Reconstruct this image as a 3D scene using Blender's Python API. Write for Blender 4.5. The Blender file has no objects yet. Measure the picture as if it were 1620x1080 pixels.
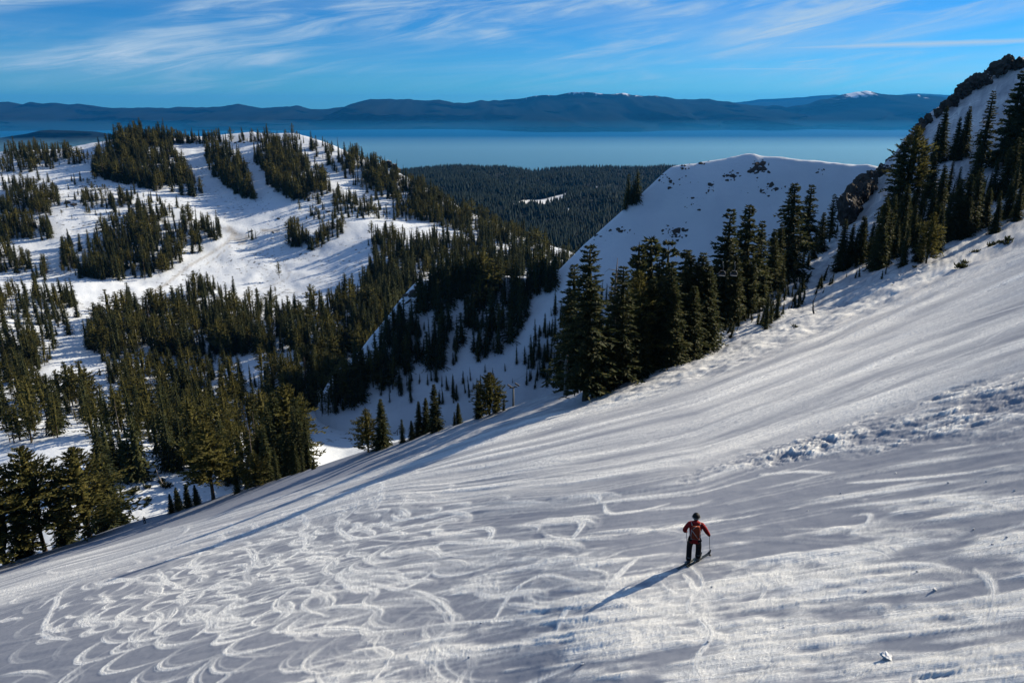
import bpy, bmesh, math, random
import numpy as np
from mathutils import Vector, Matrix
from mathutils import noise as mnoise

random.seed(7)
RNG = np.random.default_rng(11)
scene = bpy.context.scene
COL = scene.collection
R = math.radians

# ------------------------------------------------------------------ camera, sky, sun, exposure
FPX = 1180.0                    # focal length in photograph pixels (1620 wide)
PITCH = R(17.6)
CT, ST = math.cos(PITCH), math.sin(PITCH)
SUN_AZ, SUN_EL = R(58.0), R(25.5)      # azimuth from +Y towards +X

cam = bpy.data.cameras.new('camera')
cam.lens = 36.0 * FPX / 1620.0
cam.sensor_width = 36.0
cam.clip_start = 0.5
cam.clip_end = 200000.0
camo = bpy.data.objects.new('camera', cam)
camo.rotation_euler = (math.pi / 2 - PITCH, 0, 0)
COL.objects.link(camo)
scene.camera = camo

scene.view_settings.view_transform = 'Standard'
scene.view_settings.look = 'None'
scene.view_settings.gamma = 1.0
scene.view_settings.exposure = 0.50
scene.view_settings.use_curve_mapping = False
scene.cycles.use_denoising = True
scene.cycles.max_bounces = 6
scene.cycles.diffuse_bounces = 0
scene.cycles.glossy_bounces = 2
scene.cycles.transmission_bounces = 2
scene.cycles.volume_bounces = 0
scene.cycles.transparent_max_bounces = 8
scene.cycles.use_fast_gi = False


def nn(nt, kind, **kw):
    n = nt.nodes.new(kind)
    for k, v in kw.items():
        if k.startswith('i_'):
            key = k[2:]
            key = int(key) if key.isdigit() else key.replace('_', ' ')
            n.inputs[key].default_value = v
        else:
            setattr(n, k, v)
    return n


def math_node(nt, op, a, b=None, c=None, clamp=False):
    n = nt.nodes.new('ShaderNodeMath')
    n.operation = op
    n.use_clamp = clamp
    for i, v in enumerate((a, b, c)):
        if v is None:
            continue
        if isinstance(v, (int, float)):
            n.inputs[i].default_value = v
        else:
            nt.links.new(v, n.inputs[i])
    return n.outputs[0]


def smooth(nt, x, lo, hi, out0=0.0, out1=1.0):
    n = nt.nodes.new('ShaderNodeMapRange')
    n.interpolation_type = 'SMOOTHSTEP'
    n.inputs['From Min'].default_value = lo
    n.inputs['From Max'].default_value = hi
    n.inputs['To Min'].default_value = out0
    n.inputs['To Max'].default_value = out1
    nt.links.new(x, n.inputs['Value'])
    return n.outputs[0]


def mixc(nt, fac, a, b, blend='MIX'):
    n = nt.nodes.new('ShaderNodeMix')
    n.data_type = 'RGBA'
    n.blend_type = blend
    for idx, v in ((0, fac), (6, a), (7, b)):
        if isinstance(v, (int, float)):
            n.inputs[idx].default_value = v
        elif isinstance(v, tuple):
            n.inputs[idx].default_value = v if len(v) == 4 else (*v, 1)
        else:
            nt.links.new(v, n.inputs[idx])
    return n.outputs[2]


def ray(px, py):
    """direction of a photograph pixel as (x/y, z/y) in the world"""
    px = np.asarray(px, float)
    py = np.asarray(py, float)
    up = 540.0 - py
    Y = FPX * CT + up * ST
    Z = -FPX * ST + up * CT
    return (px - 810.0) / Y, Z / Y


def project(x, y, z):
    d = y * CT - z * ST
    up = z * CT + y * ST
    return 810.0 + FPX * x / d, 540.0 - FPX * up / d


def make_world():
    w = bpy.data.worlds.new('World')
    scene.world = w
    w.use_nodes = True
    nt = w.node_tree
    nt.nodes.clear()
    out = nn(nt, 'ShaderNodeOutputWorld')
    bg = nn(nt, 'ShaderNodeBackground')
    bg.inputs['Strength'].default_value = 0.057
    sky = nn(nt, 'ShaderNodeTexSky')
    sky.sky_type = 'NISHITA'
    sky.sun_disc = False
    sky.sun_elevation = SUN_EL
    sky.sun_rotation = SUN_AZ
    sky.altitude = 2400
    sky.air_density = 1.0
    sky.dust_density = 0.45
    sky.ozone_density = 2.2
    hs = nn(nt, 'ShaderNodeHueSaturation')
    hs.inputs['Saturation'].default_value = 1.22
    hs.inputs['Hue'].default_value = 0.494
    hs.inputs['Value'].default_value = 1.0
    nt.links.new(sky.outputs[0], hs.inputs['Color'])
    tc = nn(nt, 'ShaderNodeTexCoord')
    sp = nn(nt, 'ShaderNodeSeparateXYZ')
    nt.links.new(tc.outputs['Generated'], sp.inputs[0])
    X, Y, Z = sp.outputs
    Yp = math_node(nt, 'MAXIMUM', math_node(nt, 'ABSOLUTE', Y), 0.05)
    a = math_node(nt, 'DIVIDE', X, Yp)
    e = math_node(nt, 'DIVIDE', Z, Yp)
    # cirrus: wisps drawn out along one direction, by azimuth and elevation
    az = math_node(nt, 'ARCTAN2', X, Y)
    el = math_node(nt, 'ARCSINE', Z)
    comb = nn(nt, 'ShaderNodeCombineXYZ')
    nt.links.new(az, comb.inputs[0])
    nt.links.new(el, comb.inputs[1])

    def cloud(rot, scl, nscale, lo, hi, detail=7, dist=0.6, off=(0, 0, 0)):
        mp = nn(nt, 'ShaderNodeMapping')
        mp.vector_type = 'TEXTURE'
        mp.inputs['Rotation'].default_value = (0, 0, rot)
        mp.inputs['Scale'].default_value = scl
        mp.inputs['Location'].default_value = off
        nt.links.new(comb.outputs[0], mp.inputs['Vector'])
        nz = nn(nt, 'ShaderNodeTexNoise')
        nz.inputs['Scale'].default_value = nscale
        nz.inputs['Detail'].default_value = detail
        nz.inputs['Roughness'].default_value = 0.60
        nz.inputs['Distortion'].default_value = dist
        nt.links.new(mp.outputs[0], nz.inputs['Vector'])
        return smooth(nt, nz.outputs['Fac'], lo, hi)
    big = cloud(R(7), (0.30, 0.055, 1), 1.0, 0.36, 0.64, 3, 0.5, (0.31, 0.13, 0))
    fine = cloud(R(10), (0.17, 0.019, 1), 1.0, 0.36, 0.72, 9, 0.9, (0.04, 0.77, 0))
    veil = cloud(R(3), (0.55, 0.045, 1), 1.0, 0.34, 0.80, 6, 0.5, (0.94, 0.22, 0))
    c = math_node(nt, 'MULTIPLY', big, fine)
    c = math_node(nt, 'ADD', math_node(nt, 'MULTIPLY', c, 0.88), math_node(nt, 'MULTIPLY', veil, 0.34))

    def trail(p0, p1, wid, strength, fade=0.10):
        (a0, e0), (a1, e1) = [tuple(float(q) for q in ray(*p)) for p in (p0, p1)]
        m = (e1 - e0) / (a1 - a0)
        line = math_node(nt, 'ADD', math_node(nt, 'MULTIPLY', math_node(nt, 'SUBTRACT', a, a0), m), e0)
        d = math_node(nt, 'ABSOLUTE', math_node(nt, 'SUBTRACT', e, line))
        wv = math_node(nt, 'ADD', math_node(nt, 'MULTIPLY', fine, wid * 0.7), wid * 0.6)
        band = math_node(nt, 'SUBTRACT', 1.0, math_node(nt, 'DIVIDE', d, wv), clamp=True)
        s0 = smooth(nt, a, a0, a0 + fade)
        s1 = smooth(nt, a, a1 - fade, a1, 1.0, 0.0)
        ahead = math_node(nt, 'GREATER_THAN', Y, 0.0)
        return math_node(nt, 'MULTIPLY', math_node(nt, 'MULTIPLY', math_node(nt, 'MULTIPLY', band, s0), s1),
                         math_node(nt, 'MULTIPLY', ahead, strength))
    for args in (((1060, 82), (1900, 56), 0.0058, 0.95, 0.30), ((1030, 110), (1430, 108.5), 0.0016, 0.60, 0.12),
                 ((1228, 102.5), (1322, 91.5), 0.0016, 0.55, 0.03)):
        c = math_node(nt, 'MAXIMUM', c, trail(*args))
    c = math_node(nt, 'MULTIPLY', c, smooth(nt, Z, 0.0, 0.05), clamp=True)
    blue = mixc(nt, 1.0, hs.outputs[0], (0.22, 0.76, 1.28), 'MULTIPLY')
    col = mixc(nt, c, blue, (5.6, 7.6, 9.6))
    nt.links.new(col, bg.inputs['Color'])
    nt.links.new(bg.outputs[0], out.inputs['Surface'])


make_world()

sun = bpy.data.lights.new('sun', 'SUN')
sun.energy = 5.0
sun.angle = R(0.55)
sun.color = (1.0, 0.89, 0.70)
suno = bpy.data.objects.new('sun', sun)
SUN_DIR = Vector((math.sin(SUN_AZ) * math.cos(SUN_EL), math.cos(SUN_AZ) * math.cos(SUN_EL), math.sin(SUN_EL)))
suno.rotation_euler = SUN_DIR.to_track_quat('Z', 'Y').to_euler()
suno.location = (200, 100, 200)
COL.objects.link(suno)


# ------------------------------------------------------------------ helpers
def new_obj(name, data, parent=None, **props):
    o = bpy.data.objects.new(name, data)
    COL.objects.link(o)
    if parent is not None:
        o.parent = parent
    for k, v in props.items():
        if v is not None:
            o[k] = v
    return o


def mesh_np(name, verts, faces, mats=(), smooth_shade=False, mat_idx=None):
    """verts (n,3), faces (m,k) all with the same number of corners"""
    verts = np.asarray(verts, np.float32)
    faces = np.asarray(faces, np.int32)
    me = bpy.data.meshes.new(name)
    me.vertices.add(len(verts))
    me.vertices.foreach_set('co', verts.ravel())
    k = faces.shape[1]
    me.loops.add(faces.size)
    me.loops.foreach_set('vertex_index', faces.ravel())
    me.polygons.add(len(faces))
    me.polygons.foreach_set('loop_start', np.arange(0, faces.size, k, dtype=np.int32))
    me.polygons.foreach_set('loop_total', np.full(len(faces), k, np.int32))
    for m in mats:
        me.materials.append(m)
    if mat_idx is not None:
        me.polygons.foreach_set('material_index', np.asarray(mat_idx, np.int32))
    if smooth_shade:
        me.polygons.foreach_set('use_smooth', np.ones(len(faces), bool))
    me.update(calc_edges=True)
    return me


def grid_faces(nr, nc):
    i = np.arange(nr - 1)[:, None] * nc + np.arange(nc - 1)[None, :]
    i = i.ravel()
    return np.stack([i, i + 1, i + nc + 1, i + nc], 1)


def point_attr(me, name, values):
    at = me.attributes.new(name, 'FLOAT', 'POINT')
    at.data.foreach_set('value', np.asarray(values, np.float32).ravel())


_perm = RNG.random((512, 512)).astype(np.float32)


def vnoise(x, y, seed=0):
    x = np.asarray(x) + seed * 37.13
    y = np.asarray(y) + seed * 91.71
    xi = np.floor(x).astype(np.int64)
    yi = np.floor(y).astype(np.int64)
    fx = (x - xi)
    fy = (y - yi)
    fx = fx * fx * (3 - 2 * fx)
    fy = fy * fy * (3 - 2 * fy)
    x0, x1, y0, y1 = xi & 511, (xi + 1) & 511, yi & 511, (yi + 1) & 511
    a = _perm[x0, y0] * (1 - fx) + _perm[x1, y0] * fx
    b = _perm[x0, y1] * (1 - fx) + _perm[x1, y1] * fx
    return (a * (1 - fy) + b * fy) * 2 - 1


def fbm(x, y, oct=4, seed=0, gain=0.5):
    s = 0
    amp = 1.0
    for o in range(oct):
        s = s + amp * vnoise(x * 2 ** o, y * 2 ** o, seed + o * 3)
        amp *= gain
    return s


class TPS:
    def __init__(self, pts, vals, lam=1e-4):
        p = np.asarray(pts, float)
        n = len(p)
        K = self.k(p[:, None, :] - p[None, :, :])
        A = np.zeros((n + 3, n + 3))
        A[:n, :n] = K + lam * np.eye(n)
        A[:n, n] = 1
        A[:n, n + 1:] = p
        A[n, :n] = 1
        A[n + 1:, :n] = p.T
        self.w = np.linalg.solve(A, np.concatenate([np.asarray(vals, float), np.zeros(3)]))
        self.p = p

    @staticmethod
    def k(d):
        r2 = (d ** 2).sum(-1)
        return 0.5 * r2 * np.log(r2 + 1e-12)

    def __call__(self, a, b):
        a = np.asarray(a, float)
        sh = a.shape
        q = np.stack([a.ravel(), np.asarray(b, float).ravel()], 1)
        out = np.empty(len(q))
        n = len(self.p)
        for s in range(0, len(q), 60000):
            qq = q[s:s + 60000]
            out[s:s + 60000] = self.k(qq[:, None, :] - self.p[None]) @ self.w[:n] + self.w[n] + qq @ self.w[n + 1:]
        return out.reshape(sh)


# ------------------------------------------------------------------ lie of the land (heights relative to the eye)
GX, GY, GH = 0.373, -0.36, 9.4        # mean plane of the ski slope below the chairlift

CREST = [(-260, 985, 130), (0, 895, 150), (228, 821, 165), (500, 742, 152), (620, 705, 147), (780, 655, 141),
         (920, 615, 138), (1010, 582, 141), (1100, 545, 150), (1150, 515, 160), (1200, 480, 175), (1250, 440, 195),
         (1300, 400, 222), (1345, 335, 248), (1400, 268, 268), (1450, 208, 282), (1500, 170, 290), (1560, 132, 296),
         (1600, 112, 300), (1700, 66, 305), (1900, -20, 310)]
SLOPE_PTS = CREST + [
    (-200, 1080, 60), (0, 1080, 40), (405, 1080, 23.6), (810, 1080, 17.4), (1215, 1080, 13.4), (1620, 1080, 10.9), (1850, 1080, 9.6),
    (1095, 886, 22.6), (952, 937, 21.35), (1620, 720, 22.6), (400, 900, 56), (1300, 480, 165), (1400, 440, 172), (1500, 392, 185),
    (1620, 335, 198), (1400, 370, 212), (1500, 325, 228), (1620, 262, 236), (1480, 262, 256), (1560, 210, 266), (1620, 180, 272)]


def crest_table(lst):
    u = np.array([ray(p[0], p[1])[0] for p in lst])
    return u, np.array([p[2] for p in lst], float)


_cu, _cY = crest_table(CREST)


def _slope_fit():
    pts, vals = [], []
    for px, py, Y in SLOPE_PTS:
        u, v = ray(px, py)
        pts.append((u, 0.35 * math.log(Y)))
        vals.append(v - (GX * u + GY - GH / Y))
    return TPS(pts, vals, 2e-5)


_slope = _slope_fit()


def z_slope(x, y):
    """ski slope and the ridge it climbs to on the sunny side"""
    x = np.asarray(x, float)
    y = np.asarray(y, float)
    u = x / y
    rho = _slope(np.clip(u, -1.1, 1.1), 0.35 * np.log(np.clip(y, 8, 320)))
    z = (GX * u + GY + rho) * y - GH
    d = np.maximum(0, y - np.interp(u, _cu, _cY))
    z = z - 0.95 * d * d / (d + 24.0)
    return z


# valley floor, wooded hill on the far side
VALLEY_PTS = [
    # floor behind the crest
    (540, 722, 318), (470, 700, 332), (600, 705, 326), (700, 690, 340),
    (420, 760, 255), (250, 770, 245), (100, 790, 235), (-100, 830, 230), (340, 650, 400), (160, 690, 310), (0, 730, 280),
    (300, 590, 470), (140, 600, 450), (0, 640, 400), (-160, 650, 380), (450, 600, 440), (560, 560, 480), (640, 560, 490),
    (200, 500, 600), (80, 500, 590), (-100, 500, 560), (330, 490, 640), (450, 470, 690), (560, 470, 640), (640, 480, 600),
    # shelf with the groomed bowl
    (260, 440, 730), (380, 420, 790), (480, 430, 770), (370, 380, 850), (280, 400, 800), (150, 430, 730), (0, 440, 700), (-150, 420, 700),
    (560, 400, 800), (640, 390, 800), (480, 370, 860), (560, 350, 890), (650, 345, 920), (720, 350, 930), (760, 380, 850), (850, 420, 760),
    # upper hill
    (0, 340, 860), (120, 330, 880), (240, 320, 930), (350, 320, 960), (450, 310, 960), (520, 300, 980), (0, 275, 1000), (100, 265, 1040),
    (-160, 300, 960), (200, 225, 1140), (300, 222, 1170), (400, 218, 1180), (470, 216, 1170), (540, 240, 1130), (600, 262, 1090),
    (640, 285, 1050), (700, 318, 1000), (770, 350, 950), (850, 385, 880), (920, 410, 800), (1000, 430, 760), (1100, 440, 740),
    (0, 240, 1120), (-160, 270, 1100), (100, 235, 1130)]
RIDGE = [(-300, 270, 1120), (-160, 268, 1120), (0, 238, 1130), (100, 233, 1140), (200, 223, 1160), (300, 219, 1190), (400, 215, 1200), (470, 214, 1190),
         (540, 238, 1145), (600, 261, 1100), (640, 284, 1060), (700, 317, 1010), (770, 349, 960), (850, 384, 890), (920, 408, 810), (1000, 425, 790),
         (1200, 430, 780), (1700, 430, 780)]
_ru, _rY = crest_table(RIDGE)


def _valley_fit():
    pts, vals = [], []
    for px, py, Y in VALLEY_PTS:
        u, v = ray(px, py)
        pts.append((u, 0.9 * math.log(Y)))
        vals.append(v)
    # hidden: under the crest, below the knoll and the sunny ridge
    for u, Y, z in ((-0.8, 150, -150), (-0.4, 150, -150), (0.0, 150, -150), (0.3, 150, -150), (0.7, 150, -150),
                    (0.25, 380, -185), (-0.2, 400, -178), (-0.1, 400, -180), (0.0, 400, -182), (0.1, 400, -184), (0.0, 440, -185), (-0.1, 440, -180), (0.6, 380, -200), (0.9, 380, -220), (0.35, 700, -230), (0.7, 700, -260), (-1.0, 300, -180), (-1.0, 1000, -120)):
        pts.append((u, 0.9 * math.log(Y)))
        vals.append(z / Y)
    return TPS(pts, vals, 2e-4)


_valley = _valley_fit()


def z_valley(x, y):
    x = np.asarray(x, float)
    y = np.asarray(y, float)
    u = x / y
    yc = np.interp(u, _ru, _rY)
    ye = np.minimum(y, yc)
    z = _valley(np.clip(u, -1.05, 1.0), 0.9 * np.log(np.clip(ye, 140, 1300))) * ye
    d = np.maximum(0, y - yc)
    z = z - 0.6 * d * d / (d + 60.0)
    w = np.clip((y - 200) / 300, 0.15, 1)
    z = z + w * (3.2 * fbm(x / 75, y / 75, 3, 5) + 0.7 * fbm(x / 14, y / 14, 3, 8))
    return np.maximum(z, -618.0)


# shaded snow knoll in the middle distance with its wooded shoulder
KSKY = [(480, 640, 392), (560, 570, 408), (610, 510, 418), (660, 447, 432), (720, 441, 436), (800, 439, 438), (850, 437, 436), (885, 425, 434), (940, 370, 446), (1000, 322, 458), (1060, 266, 472),
        (1110, 255, 476), (1180, 248, 478), (1250, 256, 474), (1310, 261, 470), (1365, 265, 466), (1500, 270, 460), (1700, 280, 455)]
KPTS = KSKY + [(560, 690, 370), (640, 690, 372), (700, 650, 381), (600, 640, 385), (560, 620, 390), (800, 640, 383), (880, 600, 392), (720, 520, 414), (760, 575, 400), (800, 500, 420), (850, 560, 398), (860, 480, 420), (900, 470, 417), (960, 430, 426), (1040, 400, 438), (1040, 340, 455),
               (1100, 320, 456), (1180, 310, 458), (1180, 400, 433), (1100, 440, 421), (1280, 330, 450), (1280, 420, 426), (1400, 330, 446), (1400, 430, 420), (1000, 500, 411), (1100, 520, 399),
               (1300, 520, 398), (900, 545, 396)]
_ku, _kY = crest_table(KSKY)


def _knoll_fit():
    pts, vals = [], []
    for px, py, Y in KPTS:
        u, v = ray(px, py)
        pts.append((u, 2.0 * math.log(Y)))
        vals.append(v * Y / 100.0)
    for u, Y, z in ((-0.42, 380, -215), (-0.42, 460, -215), (-0.25, 360, -190), (-0.1, 360, -190), (0.0, 365, -195), (0.1, 350, -210), (0.3, 350, -200), (0.6, 350, -200), (0.9, 390, -200), (-0.3, 520, -230)):
        pts.append((u, 2.0 * math.log(Y)))
        vals.append(z / 100.0)
    return TPS(pts, vals, 2e-4)


_knoll = _knoll_fit()


def z_knoll(x, y):
    x = np.asarray(x, float)
    y = np.asarray(y, float)
    u = x / y
    yc = np.interp(u, _ku, _kY)
    ye = np.minimum(y, yc)
    z = _knoll(np.clip(u, -0.45, 1.0), 2.0 * np.log(np.clip(ye, 320, 560))) * 100.0
    d = np.maximum(0, y - yc)
    z = z - 0.75 * d * d / (d + 14.0)
    z = z + 1.9 * fbm(x / 34, y / 34, 3, 21) + 0.5 * fbm(x / 9, y / 9, 2, 24)
    lo = np.clip((-u - 0.25) / 0.12, 0, 1)
    z = z - 140 * lo * lo
    return z


LAYERS = {'slope': (z_slope, 9, 330), 'valley': (z_valley, 180, 1300), 'knoll': (z_knoll, 330, 620)}


def ground(x, y):
    return np.maximum(np.maximum(z_slope(x, y), z_valley(x, y)), np.where(np.asarray(y) > 330, z_knoll(x, y), -1e9))


_tables = {}


def layer_hit(layer, px, py):
    """where the sight line of a photograph pixel meets one sheet of land: x, y, z (nan: misses)"""
    if layer not in _tables:
        fn, y0, y1 = LAYERS[layer]
        us = np.linspace(-0.95, 0.95, 380)
        ys = np.exp(np.linspace(math.log(y0), math.log(y1), 520))
        U, YY = np.meshgrid(us, ys, indexing='ij')
        _tables[layer] = (us, ys, fn(U * YY, YY) / YY)
    us, ys, V = _tables[layer]
    u, v = ray(px, py)
    k = np.clip((u - us[0]) / (us[1] - us[0]), 0, len(us) - 1.001)
    k0 = np.floor(k).astype(int)
    f = (k - k0)[..., None]
    prof = V[k0] * (1 - f) + V[k0 + 1] * f
    above = prof >= np.asarray(v)[..., None]
    j = np.argmax(above, -1)
    ok = above.any(-1) & (j > 0)
    jm = np.maximum(j - 1, 0)
    idx = np.arange(len(j)) if np.ndim(j) else None
    va = prof[idx, jm] if idx is not None else prof[jm]
    vb = prof[idx, j] if idx is not None else prof[j]
    t = np.clip((v - va) / np.where(np.abs(vb - va) < 1e-9, 1e-9, vb - va), 0, 1)
    y = ys[jm] + t * (ys[j] - ys[jm])
    x = u * y
    y = np.where(ok, y, np.nan)
    return x, y, LAYERS[layer][0](x, np.where(ok, y, 400.0))


# ------------------------------------------------------------------ materials
def new_mat(name):
    m = bpy.data.materials.new(name)
    m.use_nodes = True
    nt = m.node_tree
    b = nt.nodes['Principled BSDF']
    return m, nt, b


def setc(b, col, rough=0.6, spec=0.3):
    b.inputs['Base Color'].default_value = (*col, 1)
    b.inputs['Roughness'].default_value = rough
    b.inputs['Specular IOR Level'].default_value = spec


def simple(name, col, rough=0.6, spec=0.3, metal=0.0, var=0.0, vscale=8.0):
    m, nt, b = new_mat(name)
    setc(b, col, rough, spec)
    b.inputs['Metallic'].default_value = metal
    if var:
        tc = nn(nt, 'ShaderNodeTexCoord')
        nz = nn(nt, 'ShaderNodeTexNoise', i_Scale=vscale, i_Detail=4.0)
        nt.links.new(tc.outputs['Object'], nz.inputs['Vector'])
        lo = tuple(c * (1 - var) for c in col)
        hi = tuple(min(1, c * (1 + var)) for c in col)
        nt.links.new(mixc(nt, nz.outputs['Fac'], lo, hi), b.inputs['Base Color'])
    return m


def noise(nt, vec, scale, detail=4.0, rough=0.55, dist=0.0):
    n = nn(nt, 'ShaderNodeTexNoise', i_Scale=scale, i_Detail=detail, i_Roughness=rough, i_Distortion=dist)
    nt.links.new(vec, n.inputs['Vector'])
    return n.outputs['Fac']


def attr(nt, name):
    a = nn(nt, 'ShaderNodeAttribute')
    a.attribute_name = name
    return a.outputs['Fac']


def bump(nt, b, height, strength, dist):
    bp = nn(nt, 'ShaderNodeBump', i_Strength=strength, i_Distance=dist)
    nt.links.new(height, bp.inputs['Height'])
    nt.links.new(bp.outputs[0], b.inputs['Normal'])
    return bp


def mat_slope():
    m, nt, b = new_mat('groomed_snow')
    setc(b, (0.8, 0.8, 0.8), 0.7, 0.03)
    pos = nn(nt, 'ShaderNodeNewGeometry').outputs['Position']
    loose = attr(nt, 'loose')
    grain = noise(nt, pos, 11.0, 6.0, 0.78)
    patch = noise(nt, pos, 0.35, 3.0)
    # fine combed lines that run along every track
    cv = nn(nt, 'ShaderNodeCombineXYZ')
    nt.links.new(attr(nt, 'comb'), cv.inputs[0])
    comb = smooth(nt, noise(nt, cv.outputs[0], 7.0, 3.0, 0.7), 0.30, 0.58, 0.35, 1.0)
    loose = math_node(nt, 'MULTIPLY', loose, comb)
    # loose crystals are whiter; packed colour is also darkened to stand for grazing light
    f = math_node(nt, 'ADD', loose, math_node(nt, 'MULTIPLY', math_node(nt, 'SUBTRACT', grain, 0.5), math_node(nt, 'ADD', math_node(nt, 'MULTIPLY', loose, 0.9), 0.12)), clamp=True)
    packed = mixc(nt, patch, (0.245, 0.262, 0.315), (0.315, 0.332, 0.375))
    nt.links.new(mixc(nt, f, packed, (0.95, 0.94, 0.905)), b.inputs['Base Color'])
    h = math_node(nt, 'ADD', math_node(nt, 'MULTIPLY', grain, math_node(nt, 'ADD', math_node(nt, 'MULTIPLY', loose, 1.0), 0.25)),
                  math_node(nt, 'MULTIPLY', noise(nt, pos, 2.2, 3.0), 0.5))
    bump(nt, b, h, 0.6, 0.05)
    return m


def mat_snow(name, speck=0.0, lo=(0.66, 0.71, 0.79), hi=(0.80, 0.83, 0.86)):
    m, nt, b = new_mat(name)
    setc(b, (0.8, 0.8, 0.8), 0.7, 0.03)
    pos = nn(nt, 'ShaderNodeNewGeometry').outputs['Position']
    n1 = noise(nt, pos, 0.06, 4.0)
    c = mixc(nt, n1, lo, hi)
    if speck:
        dirt = attr(nt, 'dirt')
        c = mixc(nt, dirt, c, mixc(nt, noise(nt, pos, 0.25, 4.0), (0.20, 0.165, 0.13), (0.50, 0.45, 0.38)))
        br = math_node(nt, 'MULTIPLY', smooth(nt, noise(nt, pos, 0.22, 6.0, 0.7), 0.57, 0.63), smooth(nt, noise(nt, pos, 0.016, 3.0), 0.46, 0.58))
        c = mixc(nt, math_node(nt, 'MULTIPLY', br, speck), c, (0.07, 0.055, 0.04))
    nt.links.new(c, b.inputs['Base Color'])
    bump(nt, b, noise(nt, pos, 0.35, 6.0, 0.6), 0.5, 0.6)
    return m


M = {}
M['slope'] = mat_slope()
M['valley'] = mat_snow('valley_snow', 0.9)
M['knoll'] = mat_snow('knoll_snow', 0.0)


def mat_rock(name='dark_rock', lo=(0.030, 0.025, 0.022), hi=(0.12, 0.10, 0.085), snow=0.0):
    m, nt, b = new_mat(name)
    setc(b, lo, 0.9, 0.2)
    geo = nn(nt, 'ShaderNodeNewGeometry')
    pos = geo.outputs['Position']
    c = mixc(nt, noise(nt, pos, 0.6, 6.0, 0.65), lo, hi)
    if snow:
        sp = nn(nt, 'ShaderNodeSeparateXYZ')
        nt.links.new(geo.outputs['Normal'], sp.inputs[0])
        up = math_node(nt, 'ADD', sp.outputs[2], math_node(nt, 'MULTIPLY', math_node(nt, 'SUBTRACT', noise(nt, pos, 0.5, 4.0), 0.5), 0.8))
        c = mixc(nt, smooth(nt, up, snow, snow + 0.08), c, (0.82, 0.83, 0.85))
    nt.links.new(c, b.inputs['Base Color'])
    bump(nt, b, noise(nt, pos, 1.2, 6.0, 0.7), 0.8, 0.5)
    return m


M['rock'] = mat_rock()
M['rock_snow'] = mat_rock('snowy_rock', snow=0.78)


# ------------------------------------------------------------------ ski slope with its tracks
def flow_guides():
    g = [[(1900, 250), (1620, 362), (1450, 440), (1300, 512), (1100, 590), (900, 650), (600, 745), (300, 830), (0, 915), (-300, 1000)],
         [(1900, 520), (1620, 605), (1450, 655), (1300, 700), (1100, 765), (900, 790), (600, 805), (300, 880), (0, 960), (-300, 1040)],
         [(1900, 720), (1620, 760), (1450, 785), (1300, 806), (1100, 835), (900, 862), (600, 905), (300, 965), (0, 1030), (-300, 1100)],
         [(1900, 960), (1620, 985), (1450, 1005), (1300, 1022), (1100, 1048), (900, 1075), (600, 1120), (300, 1170), (0, 1220), (-300, 1270)]]
    out = []
    for c in g:
        c = sorted(c)
        out.append((np.array([p[0] for p in c], float), np.array([p[1] for p in c], float)))
    return out


GUIDES = flow_guides()


def guide_y(px, t):
    ys = np.stack([np.interp(px, gx, gy) for gx, gy in GUIDES])
    t = np.clip(t, -0.5, 3.5)
    k = np.clip(np.floor(t).astype(int), 0, 2)
    f = t - k
    idx = np.arange(len(px))
    return ys[k, idx] * (1 - f) + ys[k + 1, idx] * f


def flow_t(px, py):
    ys = [np.interp(px, gx, gy) for gx, gy in GUIDES]
    t = np.where(py < ys[1], (py - ys[0]) / (ys[1] - ys[0]),
                 np.where(py < ys[2], 1 + (py - ys[1]) / (ys[2] - ys[1]), 2 + (py - ys[2]) / (ys[3] - ys[2])))
    return t


def sstep(x, a, b):
    t = np.clip((x - a) / (b - a), 0, 1)
    return t * t * (3 - 2 * t)


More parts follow.
